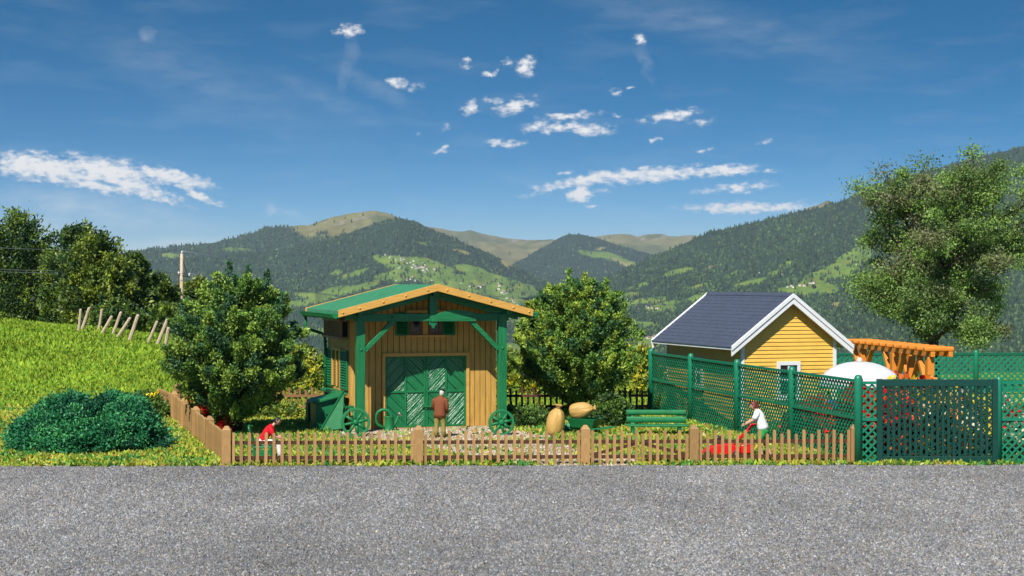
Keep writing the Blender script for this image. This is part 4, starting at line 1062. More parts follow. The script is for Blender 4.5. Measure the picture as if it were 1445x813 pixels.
YEL = [(.85, .62, .02), (.8, .7, .05)]; REDS = [(.75, .015, .012), (.6, .02, .02)]
b = ground_pt(225, 590); shrub('shrub', (b.x - .5, b.y, 0), .9, .9, 1.0, 90, .11, MIDG, 62, 'small twiggy shrub with yellow flowers by the far end of the left fence', blossoms=YEL, bn=16, bsize=.10)
for i, (px, yb, h_, lab) in enumerate(((270, 596, 1.12, 'red flowering plant farthest back along the left fence'), (285, 604, 1.15, 'red flowering plant in the middle of the row along the left fence'), (297, 612, 1.05, 'red flowering plant nearest along the left fence'))):
    b = ground_pt(px + 2, yb); shrub('flower_bush', (b.x + .35, b.y, 0), .5, .5, h_, 70, .10, MIDG, 70 + i, lab, 'red flowers along the left fence', 'flowers', REDS, .17, bn=34)
b = ground_pt(862, 602); shrub('shrub', (b.x, b.y, 0), .95, .8, .95, 170, .12, MIDG, 81, 'mossy green low shrub between the handcart and the bench')
b = ground_pt(742, 604); shrub('shrub', (b.x, b.y + .5, 0), 1.2, 1.0, .62, 150, .12, MIDG, 82, 'low dark shrub added for the shaded grass right of the shed wheel')  # dark shrub added in place of grass lying in shade
b = ground_pt(452, 590); shrub('shrub', (b.x - 1.6, b.y, 0), .8, .7, .5, 80, .12, YG, 83, 'low leafy plant left of the green feed bin')
for i, (px, py, r_, h_, lab) in enumerate(((424, 558, 1.9, 1.4, 'yellow flecked bush behind the back fence left of the shed'), (735, 556, 2.3, 1.55, 'yellow green bush behind the back fence right of the shed'), (885, 556, 1.9, 1.7, 'yellow flowering bush behind the back fence beside the lattice'), (800, 556, 2.2, 1.3, 'green bush behind the back fence hidden by the right tree'), (395, 566, 1.4, .9, 'low yellow flowered bush behind the left back fence'))):
    b = ground_pt(px, py); shrub('shrub', (b.x, b.y, float(gz(np.array(b.x), np.array(b.y)))), r_, 1.5, h_ + .5, 170, .17, YG, 90 + i, lab, 'bushes behind the back fence', blossoms=YEL, bn=24, bsize=.14)
# flowers behind the gate and the lattice
def fl(px, Y, rx, h, cols, seed, lab, bn=110, bs=.19, green=MIDG):
    p = at(px, 400, Y); shrub('flower_bush', (p.x, Y, 0), rx, .7, h, 150, .13, green, seed, lab, 'flower bed behind the green gate', 'flowers', cols, bs, bn=bn)
fl(1224, 54.6, .75, 1.95, [(.78, .012, .01), (.7, .015, .01)], 101, 'tall scarlet flower bush behind the narrow lattice panel', 150, .24)
fl(1258, 54.4, .75, 2.0, [(.78, .02, .01), (.85, .16, .03)], 102, 'red and orange flower bush behind the left end of the gate', 130, .2)
fl(1290, 55.0, .75, 2.1, [(.85, .25, .03), (.8, .60, .03), (.75, .02, .02)], 103, 'orange and yellow flower bush behind the middle of the gate', 130, .2)
fl(1322, 54.4, .7, 1.9, [(.85, .55, .12), (.8, .75, .55), (.85, .30, .05)], 104, 'peach and white flower bush behind the right half of the gate')
fl(1362, 54.8, .8, 1.8, [(.8, .62, .05), (.78, .74, .6)], 105, 'yellow and white flower bush behind the right end of the gate')
fl(1418, 55.2, .9, 1.7, [(.75, .03, .03), (.8, .7, .5)], 106, 'red and white flower bush behind the far right lattice', 80)
fl(1284, 58.5, .95, 2.2, [(.88, .68, .03), (.80, .02, .04), (.88, .70, .05)], 107, 'tallest yellow and red flowers rising above the gate', 140, .2)
fl(1240, 63.5, .6, 2.0, [(.78, .02, .03)], 108, 'red flowers showing right of the white parasol', 60)
fl(1146, 58.8, .75, 1.15, [(.8, .02, .015), (.72, .02, .02)], 109, 'low red flower bush behind the lattice below the cottage window', 150, .22)
# leaning posts along the crest
wp = [(114, 436, 110, 470, .09), (126, 434, 113, 467, .1), (144, 436, 138, 468, .09), (158, 446, 139, 472, .1), (171, 440, 156, 474, .1), (184, 448, 160, 478, .1), (195, 444, 180, 482, .12), (222, 453, 205, 486, .09), (237, 449, 218, 489, .11), (238, 462, 231, 492, .11), (262, 482, 254, 506, .1), (446, 498, 436, 527, .12), (421, 506, 417, 524, .1)]
labs = ['leaning weathered post at the left end of the row', 'thick leaning post second in the row', 'thin nearly upright post third in the row', 'strongly leaning post crossing behind the third', 'leaning post before the middle of the row', 'most tilted post in the middle of the row', 'tallest thick post right of the middle of the row', 'slim leaning post after the gap in the row', 'tall leaning post near the right end of the row', 'short post at the right end of the row', 'short post half hidden by the left garden tree', 'leaning weathered post standing left of the shed downpipe', 'short weathered stake in the meadow left of the shed']
for (x1, y1_, x0, y0_, w_), lb in zip(wp, labs):
    Y = 108.0
    for _ in range(30):     # put the foot on the slope
        p = at(x0, y0_, Y); g_ = float(gz(np.array(p.x), np.array(Y)))
        if abs(g_ - p.z) < .02: break
        Y += (p.z - g_) * 6 if p.z > g_ else (p.z - g_) * 6
        Y = min(max(Y, 92), 112)
    a = at(x0, y0_ + 3, Y); a.z = min(a.z, g_) - .15; bq = at(x1, y1_, Y - .25)
    mb = MB(); ax = (bq - a); mb.tube([(0, 0, 0), tuple(ax * .5 + Vector((.01, 0, 0))), tuple(ax * .97), tuple(ax)], [w_ * 1.05, w_ * 1.0, w_ * .95, w_ * .6], 7, sm=False)
    o = mb.build('fence_post', WEATHERED); o.location = a; tag(o, lb, 'post', 'leaning posts on the meadow crest')
# utility pole with wires
q = at(256, 358, 127); zb = float(gz(np.array(q.x), np.array(127.0)))
up_ = empty('utility_pole', (q.x, 127, zb), 0, 'wooden utility pole with wires standing behind the meadow', 'pole')
hp = q.z - zb; mb = MB(); mb.tube([(.0, 0, -.3), (.0, 0, hp * .5), (.02, 0, hp)], [.16, .14, .11], 9); mb.build('shaft', WEATHERED, up_)
mb = MB(); mb.bar((-.15, -.05, hp - 1.6), (.62, -.05, hp - 1.75), .08, .1); mb.bar((.05, 0, hp - .35), (.5, -.05, hp - 1.7), .05); mb.build('crossarm', DARKGREY, up_)
for x, z in ((-.2, hp - 1.5), (.6, hp - 1.62), (.05, hp + .05)):
    mb = MB(); mb.lathe([(.05, 0), (.08, .05), (.06, .12), (.08, .16), (.03, .22)], 8, M=Matrix.Translation((x, -.05, z - .06))); mb.build('insulator', WHITE, up_)
for (x, z), far in zip(((-.2, hp - 1.4), (.6, hp - 1.5), (.05, hp + .2)), (((-38, -28, hp + 2.4), (46, 60, hp - 6)), ((-38, -27, hp + 2.0), (46, 61, hp - 6.4)), ((-38, -29, hp + 3.6), (46, 59, hp - 4.6)))):
    for e in far:
        pts = []
        for k in range(13):
            t = k / 12; pts.append((x + (e[0] - x) * t, -.05 + (e[1] + .05) * t, z + (e[2] - z) * t - 1.2 * math.sin(math.pi * t)))
        mb = MB(); mb.tube(pts, .018, 4); mb.build('wire', STEEL, up_)
# ------------------------------------------------------------------ garden things
def wheel(loc, rz, tilt, rad, label, n=8):
    t = empty('wagon_wheel', loc, rz, label, 'wheel', 'spoked wheels leaning on the shed posts'); t.rotation_euler = (R(tilt), 0, rz)
    # wheel stands in the local xz plane, hub at height rad
    mb = MB(); k = 36; ri, ro, w = rad * .81, rad, .06
    sec = [(ri, -w), (ro, -w), (ro + .0, w), (ri, w)]; vs = []; fs = []
    for j in range(k):
        a = 2 * math.pi * j / k
        for r_, y in sec: vs.append((r_ * math.cos(a), y, rad + r_ * math.sin(a)))
    for j in range(k):
        for i in range(4): fs.append((j * 4 + i, j * 4 + (i + 1) % 4, ((j + 1) % k) * 4 + (i + 1) % 4, ((j + 1) % k) * 4 + i))
    mb.add(vs, fs); mb.build('rim', GREEN, t, .012)
    mb = MB(); M = Matrix.Translation((0, 0, rad)) @ Matrix.Rotation(R(90), 4, 'X')
    mb.lathe([(.0, -.10), (.07, -.10), (.115, -.05), (.115, .05), (.07, .12), (.045, .13), (.0, .13)], 16, M=M); mb.build('hub', GREEN, t)
    for j in range(n):
        a = 2 * math.pi * (j + .25) / n; mb = MB()
        mb.tube([(.09 * math.cos(a), 0, rad + .09 * math.sin(a)), (ri * .55 * math.cos(a), 0, rad + ri * .55 * math.sin(a)), (ri * 1.02 * math.cos(a), 0, rad + ri * 1.02 * math.sin(a))], [.065, .052, .05], 8); mb.build('spoke', GREEN, t)
    return t
w1 = ground_pt(503, 616); wheel((w1.x, w1.y - .25, 0), R(10), -8, .53, 'dark spoked green wheel leaning on the left shed post beside the shafts')
w2 = ground_pt(708, 614.5); wheel((w2.x, w2.y - .1, 0), R(12), -7, .48, 'bright green spoked wheel leaning on the right shed post')

# feed bin with a sloping lid, against the left wall of the shed
fbp = ground_pt(466, 608); bn_ = empty('feed_bin', (fbp.x, fbp.y, 0), TH, 'green wooden feed bin with a sloping lid beside the shed wall', 'bin')
mb = MB(); w, d = .54, 1.1
mb.prism([(-w, .12), (w, .12), (w, 1.30), (-w, 1.02)], 'y', 0, d); mb.build('box', GREEN_WOOD, bn_, .01)
mb = MB(); mb.prism([(-w - .14, 1.01), (w + .08, 1.32), (w + .08, 1.44), (-w - .14, 1.13)], 'y', -.15, d + .12); mb.build('lid', GREEN, bn_, .03)
mb = MB(); mb.box(-w - .02, w + .02, -.02, d + .02, 0, .115); mb.build('base', OCHRE, bn_)
for x in (-w + .04, w - .04):
    mb = MB(); mb.box(x - .05, x + .05, -.028, -.002, .12, 1.0); mb.build('batten', GREEN, bn_)
cb_ = ground_pt(441, 600); t = empty('crate', (cb_.x, cb_.y + .4, 0), TH, 'small plain green crate behind the feed bin', 'crate')
mb = MB()
for a in ((-.28, .28, -.25, -.21), (-.28, .28, .21, .25), (-.28, -.24, -.21, .21), (.24, .28, -.21, .21)): mb.box(*a, .0, .80)
mb.box(-.24, .24, -.21, .21, 0, .05); mb.build('body', GREEN, t, .008)
mb = MB(); mb.box(-.30, .30, -.27, .27, .803, .86); mb.build('lid', GREEN, t, .012)
# triangular cart side leaning against the bin
ta = at(486, 550, fbp.y - .30); tb_ = at(451, 611, fbp.y - .62); tc_ = at(483, 606, fbp.y - .62); tb_.z = max(tb_.z, .01); tc_.z = max(tc_.z, .05)
org = Vector((tb_.x, tb_.y, 0)); mb = MB(); nrm = (tb_ - ta).cross(tc_ - ta).normalized() * .05
tri = [ta - org, tb_ - org, tc_ - org + Vector((0, 0, .02))]
mb.add(tri + [p + nrm for p in tri], [(0, 1, 2), (5, 4, 3), (0, 3, 4, 1), (1, 4, 5, 2), (2, 5, 3, 0)]); pnl = mb.build('board', GREEN, None, .01); pnl.location = org
tag(pnl, 'triangular green board leaning against the feed bin', 'board')
mb = MB()
for k in (0, 1): mb.bar(tri[0] * .97 + tri[1] * .03 + nrm * 1.4, tri[1] + nrm * 1.4, .06, .05)
mb.build('batten', GREEN, pnl)
# cart shafts leaning beside the wheel
s0, s1 = at(466, 611, 63.6), at(489, 574, 63.9); s0.z = .03; cs = empty('cart_shafts', (s0.x, s0.y, 0), 0, 'pair of green cart shafts leaning between the feed bin and the wheel', 'shafts')
dv = s1 - s0; off = Vector((.20, .12, .02))
for k in (0, 1):
    mb = MB(); mb.tube([off * k + Vector((0, 0, .03)), dv * .55 + off * k + Vector((0, 0, .03)), dv + off * k + Vector((0, 0, .03))], [.05, .045, .055], 8); mb.build('shaft', GREEN, cs)
mb = MB(); mb.bar(dv + Vector((-.05, 0, 0)), dv + off + Vector((.06, .02, 0)), .09, .09); mb.build('crossbar', GREEN, cs, .01)
mb = MB(); mb.bar(dv * .35, dv * .35 + off, .06, .06); mb.build('crossbar', GREEN, cs, .01)

# watering can
wc = ground_pt(549, 608.5); can = empty('watering_can', (wc.x, wc.y, 0), R(8), 'large green watering can with a loop handle by the green door', 'watering can')
mb = MB(); mb.lathe([(.0, 0), (.20, 0), (.205, .03), (.185, .06), (.175, .50), (.19, .54), (.19, .57), (.14, .57), (.14, .5), (.0, .5)], 20); mb.build('body', GREEN, can)
mb = MB(); mb.tube([(-.17 + .02, 0, .10)] + [(-.20 + .30 * math.cos(a), 0, .48 + .33 * math.sin(a)) for a in [math.pi * 1.25 - math.pi * 1.28 * k / 14 for k in range(15)]], .058, 8); mb.build('handle', GREEN, can)
mb = MB(); mb.tube([(.14, 0, .12), (.24, 0, .30), (.36, 0, .58)], [.06, .045, .035], 8); sp = mb.build('spout', GREEN, can)
mb = MB(); M = Matrix.Translation((.36, 0, .58)) @ Matrix.Rotation(R(38), 4, 'Y'); mb.lathe([(.03, -.02), (.10, .08), (.105, .10), (.0, .115)], 14, M=M); mb.build('rose', STEEL, sp)

# sacks
def sack(name, loc, rot, h, r_, label, squash=1.0):
    t = empty(name, loc, 0, label, 'sack'); t.rotation_euler = rot
    n = 28; prof = [(.0, 0), (.55, .01), (.82, .05), (.96, .16), (1.0, .30), (.97, .48), (.88, .62), (.70, .75), (.46, .82), (.27, .86), (.19, .885), (.30, .925), (.50, .98), (.42, 1.0), (.0, .965)]
    mb = MB(); vs = []; fs = []
    for k, (q, z) in enumerate(prof):
        for j in range(n):
            a = 2 * math.pi * j / n; fold = 1 + .035 * math.sin(3 * a + 9 * z) + .03 * math.sin(4 * a - 11 * z + 1) * math.sin(6 * z + a) + (.07 * math.sin(5 * a + 2 * z) + .05 * math.sin(9 * a + 1)) * (z ** 1.2) * (1.6 if z > .7 else .8) + .06 * math.sin(2 * a + z * 4)
            vs.append((q * r_ * fold * math.cos(a), q * r_ * fold * math.sin(a) * squash, z * h))
    k_ = len(prof)
    for i in range(k_ - 1):
        for j in range(n): fs.append((i * n + j, i * n + (j + 1) % n, (i + 1) * n + (j + 1) % n, (i + 1) * n + j))
    mb.add(vs, fs, 0, True); b = mb.build('bag', SACK, t); s_ = b.modifiers.new('round', 'SUBSURF'); s_.levels = 1; s_.render_levels = 1
    mb = MB(); mb.tube([(.25 * r_ * math.cos(a), .25 * r_ * math.sin(a) * squash, .885 * h) for a in [2 * math.pi * k / 16 for k in range(16)]], .018, 6, closed=True); mb.build('tie', BROWN_TRIM, t)
    return t
sk = ground_pt(781, 615); sack('sack', (sk.x, sk.y, -.01), (R(4), R(9), .3), 1.18, .335, 'plump ochre sack standing upright in the grass by the handcart')

# handcart (wheelbarrow) with the second sack
hc = ground_pt(826, 613); bw = empty('handcart', (hc.x, hc.y, 0), R(-24), 'low green handcart carrying an ochre sack', 'handcart')
mb = MB(); T = .04
def tray(x0, x1, y0, y1, z0, z1, fl_, th):
    o0 = [(x0, y0, z0), (x1, y0, z0), (x1, y1, z0), (x0, y1, z0)]; o1 = [(x0 - fl_, y0 - fl_, z1), (x1 + fl_, y0 - fl_, z1), (x1 + fl_, y1 + fl_, z1), (x0 - fl_, y1 + fl_, z1)]
    i1 = [(x0 - fl_ + th, y0 - fl_ + th, z1), (x1 + fl_ - th, y0 - fl_ + th, z1), (x1 + fl_ - th, y1 + fl_ - th, z1), (x0 - fl_ + th, y1 + fl_ - th, z1)]
    i0 = [(x0 + th, y0 + th, z0 + th), (x1 - th, y0 + th, z0 + th), (x1 - th, y1 - th, z0 + th), (x0 + th, y1 - th, z0 + th)]
    fs = [(3, 2, 1, 0)] + [(k, (k + 1) % 4, 4 + (k + 1) % 4, 4 + k) for k in range(4)] + [(4 + k, 4 + (k + 1) % 4, 8 + (k + 1) % 4, 8 + k) for k in range(4)] + [(8 + k, 8 + (k + 1) % 4, 12 + (k + 1) % 4, 12 + k) for k in range(4)] + [(12, 13, 14, 15)]
    mb.add(o0 + o1 + i1 + i0, fs)
tray(-.42, .38, -.30, .30, .26, .60, .16, T); mb.build('tray', GREEN, bw, .01)
for y in (-.26, .26):
    mb = MB(); mb.bar((-.75, y * .45, .22), (.35, y, .22), .06, .06); mb.bar((.35, y, .22), (1.10, y * 1.15, .30), .07, .06); mb.build('shaft', GREEN, bw, .012)
    mb = MB(); mb.bar((.32, y, .19), (.40, y, 0), .06); mb.build('leg', GREEN, bw)
mb = MB(); M = Matrix.Translation((-.72, 0, .20)) @ Matrix.Rotation(R(90), 4, 'X'); mb.lathe([(.0, -.03), (.19, -.035), (.205, 0), (.19, .035), (.0, .03)], 20, M=M); mb.build('wheel', GREEN, bw)
sack('sack', (hc.x - .58, hc.y + .12, .80), (0, R(80), R(-12)), 1.02, .30, 'ochre sack lying across the green handcart', .85)

# bench
bp_ = ground_pt(926, 615.5); be = empty('garden_bench', (bp_.x, bp_.y, 0), R(-2), 'green garden bench with two rounded back rails', 'bench')
def slat(x0, x1, y, z, h_, th, nm, M=None):
    mb = MB(); n = 10; sec = [(y + th * math.cos(a), z + h_ * math.sin(a)) for a in [2 * math.pi * k / n for k in range(n)]]; mb.prism(sec, 'x', x0, x1); return mb.build(nm, GREEN, be, .01)
slat(-1.08, 1.08, .30, .84, .10, .06, 'back_rail'); slat(-1.07, 1.10, .24, .58, .115, .06, 'back_rail')
for y in (-.24, -.06, .12): mb = MB(); mb.box(-1.10 + .12 * (y < 0) - .03, 1.16, y - .08, y + .075, .36, .43); mb.build('seat_slat', GREEN, be, .02)
for x in (-.85, .85):
    mb = MB(); mb.prism([(.14, .0), (.24, .0), (.30, .36), (.43, .90), (.37, .92), (.20, .40)], 'x', x - .07, x + .07); mb.box(x - .06, x + .06, -.28, .16, .28, .355); mb.build('leg', GREEN, be, .012)
    mb = MB(); mb.box(x - .06, x + .06, -.26, -.16, 0, .28); mb.build('leg', GREEN, be, .012)

# garden chair of the man in the red shirt
cp = ground_pt(371, 650); ch = empty('garden_chair', (cp.x, cp.y, 0), R(4), 'green garden chair under the man in the red shirt', 'chair')
mb = MB(); mb.box(-.30, .30, -.27, .27, .40, .47); mb.build('seat', GREEN, ch, .025)
for y in (-.16, .13):
    mb = MB(); n = 9; out = [(y + .145 * math.cos(a), 1.0 + .145 * math.sin(a)) for a in [math.pi * k / n for k in range(n + 1)]]
    pts = [(y + .10, .45)] + [(q[0], q[1]) for q in out] + [(y - .10, .45)]
    M = Matrix.Translation((-.27, 0, .45)) @ Matrix.Rotation(R(-14), 4, 'Y') @ Matrix.Translation((0, 0, -.45)); mb.prism(pts, 'x', -.03, .03, M=M); mb.build('backrest', GREEN, ch, .02)
for x in (-.26, .26):
    for y in (-.23, .23): mb = MB(); mb.box(x - .035, x + .035, y - .035, y + .035, 0, .40); mb.build('leg', GREEN, ch, .008)
mb = MB(); mb.box(-.25, .25, -.24, -.21, .12, .36); mb.build('apron', GREEN, ch)

# lawn mower
mp_ = ground_pt(1020, 645); mo = empty('lawn_mower', (mp_.x, mp_.y, 0), R(176), 'red lawn mower pushed by the woman in the white shirt', 'mower')
# local +x points to the left of the picture (forward)
mb = MB(); sec = [(-.52, .10), (.62, .10), (.68, .16), (.52, .30), (.22, .42), (-.15, .44), (-.52, .38), (-.55, .2)]
mb.prism(sec, 'y', -.27, .27); mb.build('deck', RED, mo, .04, 3)
mb = MB(); mb.prism([(-.98, .16), (-.56, .12), (-.555, .40), (-.92, .52), (-1.0, .46)], 'y', -.24, .24); mb.build('grass_box', RED, mo, .03)
mb = MB(); mb.box(-.02, .34, -.16, .16, .43, .58); mb.lathe([(.14, .58), (.15, .63), (.11, .68), (.0, .69)], 14, M=Matrix.Translation((.16, 0, 0))); mb.build('engine', DARKGREY, mo, .02)
for x in (.50, -.42):
    for y in (-.32, .32):
        mb = MB(); M = Matrix.Translation((x, y, .125)) @ Matrix.Rotation(R(90), 4, 'X'); mb.lathe([(.0, -.035), (.09, -.04), (.125, -.03), (.125, .03), (.09, .04), (.0, .035)], 16, M=M); wh = mb.build('wheel', DARKGREY, mo)
        mb = MB(); mb.lathe([(.0, -.045), (.05, -.045), (.05, .045), (.0, .045)], 10, M=M); mb.build('wheel_hub', WHITE, wh)
mb = MB(); mb.tube([(-.35, -.22, .42), (-.80, -.22, .86), (-.92, -.20, 1.03), (-1.12, -.18, 1.05), (-1.14, .0, 1.05), (-1.12, .18, 1.05), (-.92, .20, 1.03), (-.80, .22, .86), (-.35, .22, .42)], .028, 8)
mb.tube([(-.62, -.22, .68), (-.62, .22, .68)], .022, 6); mb.build('handle', RED, mo)

# ------------------------------------------------------------------ people
def skinned(joints, edges, root, lvl=2):
    """one continuous body surface grown over a skeleton"""
    names = list(joints); ix = {n: i for i, n in enumerate(names)}
    me = bpy.data.meshes.new('body'); me.from_pydata([joints[n][0] for n in names], [(ix[a], ix[b]) for a, b in edges], [])
    o = bpy.data.objects.new('body', me); C.objects.link(o); o.modifiers.new('skin', 'SKIN'); s = o.modifiers.new('sub', 'SUBSURF'); s.levels = lvl; s.render_levels = lvl
    o.modifiers['skin'].use_smooth_shade = True
    if not me.skin_vertices: me.skin_vertices.new()
    for n in names:
        r_ = joints[n][1]; r_ = r_ if hasattr(r_, '__len__') else (r_, r_); sv_ = me.skin_vertices[0].data[ix[n]]; sv_.radius = r_; sv_.use_root = (n == root)
    bpy.context.view_layer.update(); dg = bpy.context.evaluated_depsgraph_get()
    out = bpy.data.meshes.new_from_object(o.evaluated_get(dg)); bpy.data.objects.remove(o); return out
def merge(meshes, name, mats):
    bm = bmesh.new()
    for m in meshes: bm.from_mesh(m)
    me = bpy.data.meshes.new(name); bm.to_mesh(me); bm.free()
    for m in mats: me.materials.append(m)
    for p in me.polygons: p.use_smooth = True; p.material_index = 0
    return me
def head_mesh(c, fwd, up=(0, 0, 1), s=1.0):
    """skull, jaw, nose, ears, brow and lips in one mesh; fwd is where the face looks"""
    f = Vector(fwd).normalized(); u = Vector(up); u = (u - f * u.dot(f)).normalized(); r_ = f.cross(u); Mx = Matrix((r_, f, u)).transposed().to_4x4(); Mx.translation = Vector(c)
    bm = bmesh.new(); bmesh.ops.create_icosphere(bm, subdivisions=4, radius=1.0)
    for v in bm.verts:
        x, y, z = v.co; w_ = .076 * (1 - .22 * max(0, -z) ** 1.5); dpt = .098 * (1 - .10 * max(0, -z)); hgt = .118
        if z < 0 and y < 0: dpt *= 1 - .28 * min(1, -z)
        p = Vector((x * w_, y * dpt, z * hgt))
        nose = math.exp(-((x / .17) ** 2 + ((z + .13) / .22) ** 2)) if y > 0 else 0; p.y += .030 * nose
        chin = math.exp(-((x / .35) ** 2 + ((z + .82) / .2) ** 2)) if y > 0 else 0; p.y += .016 * chin
        for sx in (-1, 1):
            eye = math.exp(-(((x - sx * .38) / .20) ** 2 + ((z - .08) / .13) ** 2)) if y > 0 else 0; p.y -= .012 * eye
            ear = math.exp(-(((y + .08) / .20) ** 2 + ((z + .02) / .24) ** 2)) if x * sx > .8 else 0; p.x += sx * .018 * ear
        lip = math.exp(-((x / .3) ** 2 + ((z + .48) / .08) ** 2)) if y > 0 else 0; p.y += .006 * lip
        v.co = Mx @ (p * s)
    me = bpy.data.meshes.new('head'); bm.to_mesh(me); bm.free(); return me, Mx
def hand(wrist, fdir, palm_n, side, curl=.7, s=1.0):
    """palm with five bent fingers; fdir along the hand, palm_n out of the palm, side +1 puts the thumb towards fdir x palm_n"""
    f = Vector(fdir).normalized(); n = Vector(palm_n); n = (n - f * n.dot(f)).normalized(); a = f.cross(n) * side; w_ = Vector(wrist); ms = []
    J = {'w': (w_, (.026 * s, .019 * s)), 'p': (w_ + f * .05 * s, (.040 * s, .016 * s)), 'k': (w_ + f * .088 * s, (.040 * s, .014 * s))}
    ms.append(skinned(J, [('w', 'p'), ('p', 'k')], 'w', 1))
    for i, (o, L_) in enumerate(((.030, .070), (.010, .080), (-.011, .075), (-.031, .058))):
        b = w_ + (f * .07 + a * o) * s; p = [b]; ang = 0
        for k, q in enumerate((.38, .34, .28)):
            ang += curl * (.55, .8, .6)[k]; d = f * math.cos(ang) + n * math.sin(ang); p.append(p[-1] + d * L_ * q * s * 1.25)
        ms.append(skinned({str(k): (p[k], (.0100, .0095, .0088, .0075)[k] * s) for k in range(4)}, [('0', '1'), ('1', '2'), ('2', '3')], '0', 1))
    t0 = w_ + (f * .022 + a * .026) * s; t1 = t0 + (f * .028 + a * .030 + n * .012) * s; t2 = t1 + (f * .032 + a * .006 + n * .022) * s
    ms.append(skinned({'0': (t0, .014 * s), '1': (t1, .0115 * s), '2': (t2, .009 * s)}, [('0', '1'), ('1', '2')], '0', 1)); return ms
def loft(mb, secs, mi=0, n=18, cap=True):
    """closed garment rings: (centre, x axis, y axis, rx, ry)"""
    vs = []; fs = []; k = len(secs)
    for c, ax, ay, rx, ry in secs:
        c, ax, ay = Vector(c), Vector(ax).normalized(), Vector(ay).normalized()
        for j in range(n):
            t = 2 * math.pi * j / n; cs_, sn = math.cos(t), math.sin(t)
            e = .82; px_ = math.copysign(abs(cs_) ** e, cs_); py_ = math.copysign(abs(sn) ** e, sn); vs.append(c + ax * rx * px_ + ay * ry * py_)
    for i in range(k - 1):
        for j in range(n): fs.append((i * n + j, i * n + (j + 1) % n, (i + 1) * n + (j + 1) % n, (i + 1) * n + j))
    if cap: fs.append(list(range(n))[::-1]); fs.append([(k - 1) * n + j for j in range(n)])
    mb.add(vs, fs, mi, True)
def torso(mb, path, lat, radii, mi=0, cap=True):
    """path: spine points; lat: left-right axis; radii: (half width, half depth) per point"""
    secs = []
    for i, p in enumerate(path):
        d = Vector(path[min(i + 1, len(path) - 1)]) - Vector(path[max(i - 1, 0)]); l = Vector(lat); ay = d.cross(l); secs.append((p, l, ay, *radii[i]))
    loft(mb, secs, mi, cap=cap)
def shoe(mb, ankle, fwd, s=1.0, mi=0):
    f = Vector(fwd); f.z = 0; f.normalize(); l = Vector((-f.y, f.x, 0)); a = Vector(ankle); z0 = 0.0
    secs = []
    for t, w_, h_ in ((-.075, .030, .05), (-.05, .040, .075), (.0, .043, .085), (.06, .044, .062), (.12, .046, .048), (.165, .038, .040), (.19, .018, .026)):
        c = a + f * t * s; c.z = z0 + h_ * .5 * s; secs.append((c, l, Vector((0, 0, 1)), w_ * s, h_ * .5 * s))
    loft(mb, secs, mi, 12)
def finish(root, bodyparts, mats_parts, bodymat=SKIN):
    link('body', merge(bodyparts, 'body', [bodymat]), None, root)
    for nm, mb, m in mats_parts: mb.build(nm, m, root)
def eyes(mb, Mx, s=1.0):
    for sx in (-1, 1): mb.ball(Mx @ (Vector((sx * .030, .083, .010)) * s), .011 * s, .011 * s, .008 * s, 8)
def hair_cap(mb, Mx, s=1.0, back=.0, front=.35, low=-.35, thick=1.09, bulge=0.0):
    """hair shell over the skull: covers the top and back, open at the face"""
    n, k = 20, 11; vs = []; fs = []
    for i in range(k):
        for j in range(n):
            ph = 2 * math.pi * j / n; lowest = math.acos(max(-1, min(1, front if math.sin(ph) > .45 else (low if math.sin(ph) < -.1 else low + (front - low) * (math.sin(ph) + .1) / .55))))
            th = lowest * i / (k - 1); x, y, z = math.sin(th) * math.cos(ph), math.sin(th) * math.sin(ph), math.cos(th)
            q = thick + .03 * math.sin(ph * 7 + i * 1.3); vs.append(Mx @ (Vector((x * .079 * q, (y * .100 - bulge * max(0, -y)) * q, z * .120 * q + .002)) * s))
    for i in range(k - 1):
        for j in range(n): fs.append((i * n + j, (i + 1) * n + j, (i + 1) * n + (j + 1) % n, i * n + (j + 1) % n))
    mb.add(vs, fs, 0, True)

# --- man in the brown jacket, back to us, stooping a little, cap on his grey head; local +y away from us
mg = ground_pt(620.5, 618.5)
man = empty('person', (mg.x, mg.y, 0), R(-8), 'man in a brown jacket and dark cap seen from behind before the green door', 'person')
J = {'hip': ((0, 0, .92), (.15, .11)), 'waist': ((0, .01, 1.08), (.14, .11)), 'chest': ((0, .07, 1.30), (.17, .12)), 'neck0': ((.01, .13, 1.44), .07), 'neck': ((.02, .17, 1.52), .055), 'skull': ((.035, .21, 1.60), .06),
     'shl': ((-.19, .07, 1.38), .07), 'ell': ((-.235, .09, 1.12), .045), 'wrl': ((-.18, .27, .98), .032), 'shr': ((.19, .06, 1.38), .07), 'elr': ((.25, .04, 1.10), .047), 'wrr': ((.235, .13, .87), .032),
     'hl': ((-.10, 0, .84), .095), 'kl': ((-.115, .02, .48), .06), 'al': ((-.125, -.03, .09), .042), 'tl': ((-.13, .10, .03), .035), 'hr': ((.10, 0, .84), .095), 'kr': ((.125, .05, .48), .06), 'ar': ((.145, .02, .09), .042), 'tr': ((.16, .15, .03), .035)}
E_ = [('hip', 'waist'), ('waist', 'chest'), ('chest', 'neck0'), ('neck0', 'neck'), ('neck', 'skull'), ('chest', 'shl'), ('shl', 'ell'), ('ell', 'wrl'), ('chest', 'shr'), ('shr', 'elr'), ('elr', 'wrr'), ('hip', 'hl'), ('hl', 'kl'), ('kl', 'al'), ('al', 'tl'), ('hip', 'hr'), ('hr', 'kr'), ('kr', 'ar'), ('ar', 'tr')]
hd, MX = head_mesh((.045, .22, 1.625), (.42, .85, -.22)); parts = [skinned(J, E_, 'hip'), hd] + hand(J['wrr'][0], (.02, .12, -1), (-.9, .3, 0), 1, .9) + hand(J['wrl'][0], (.35, .8, -.3), (.3, -.2, -.9), 1, .8)
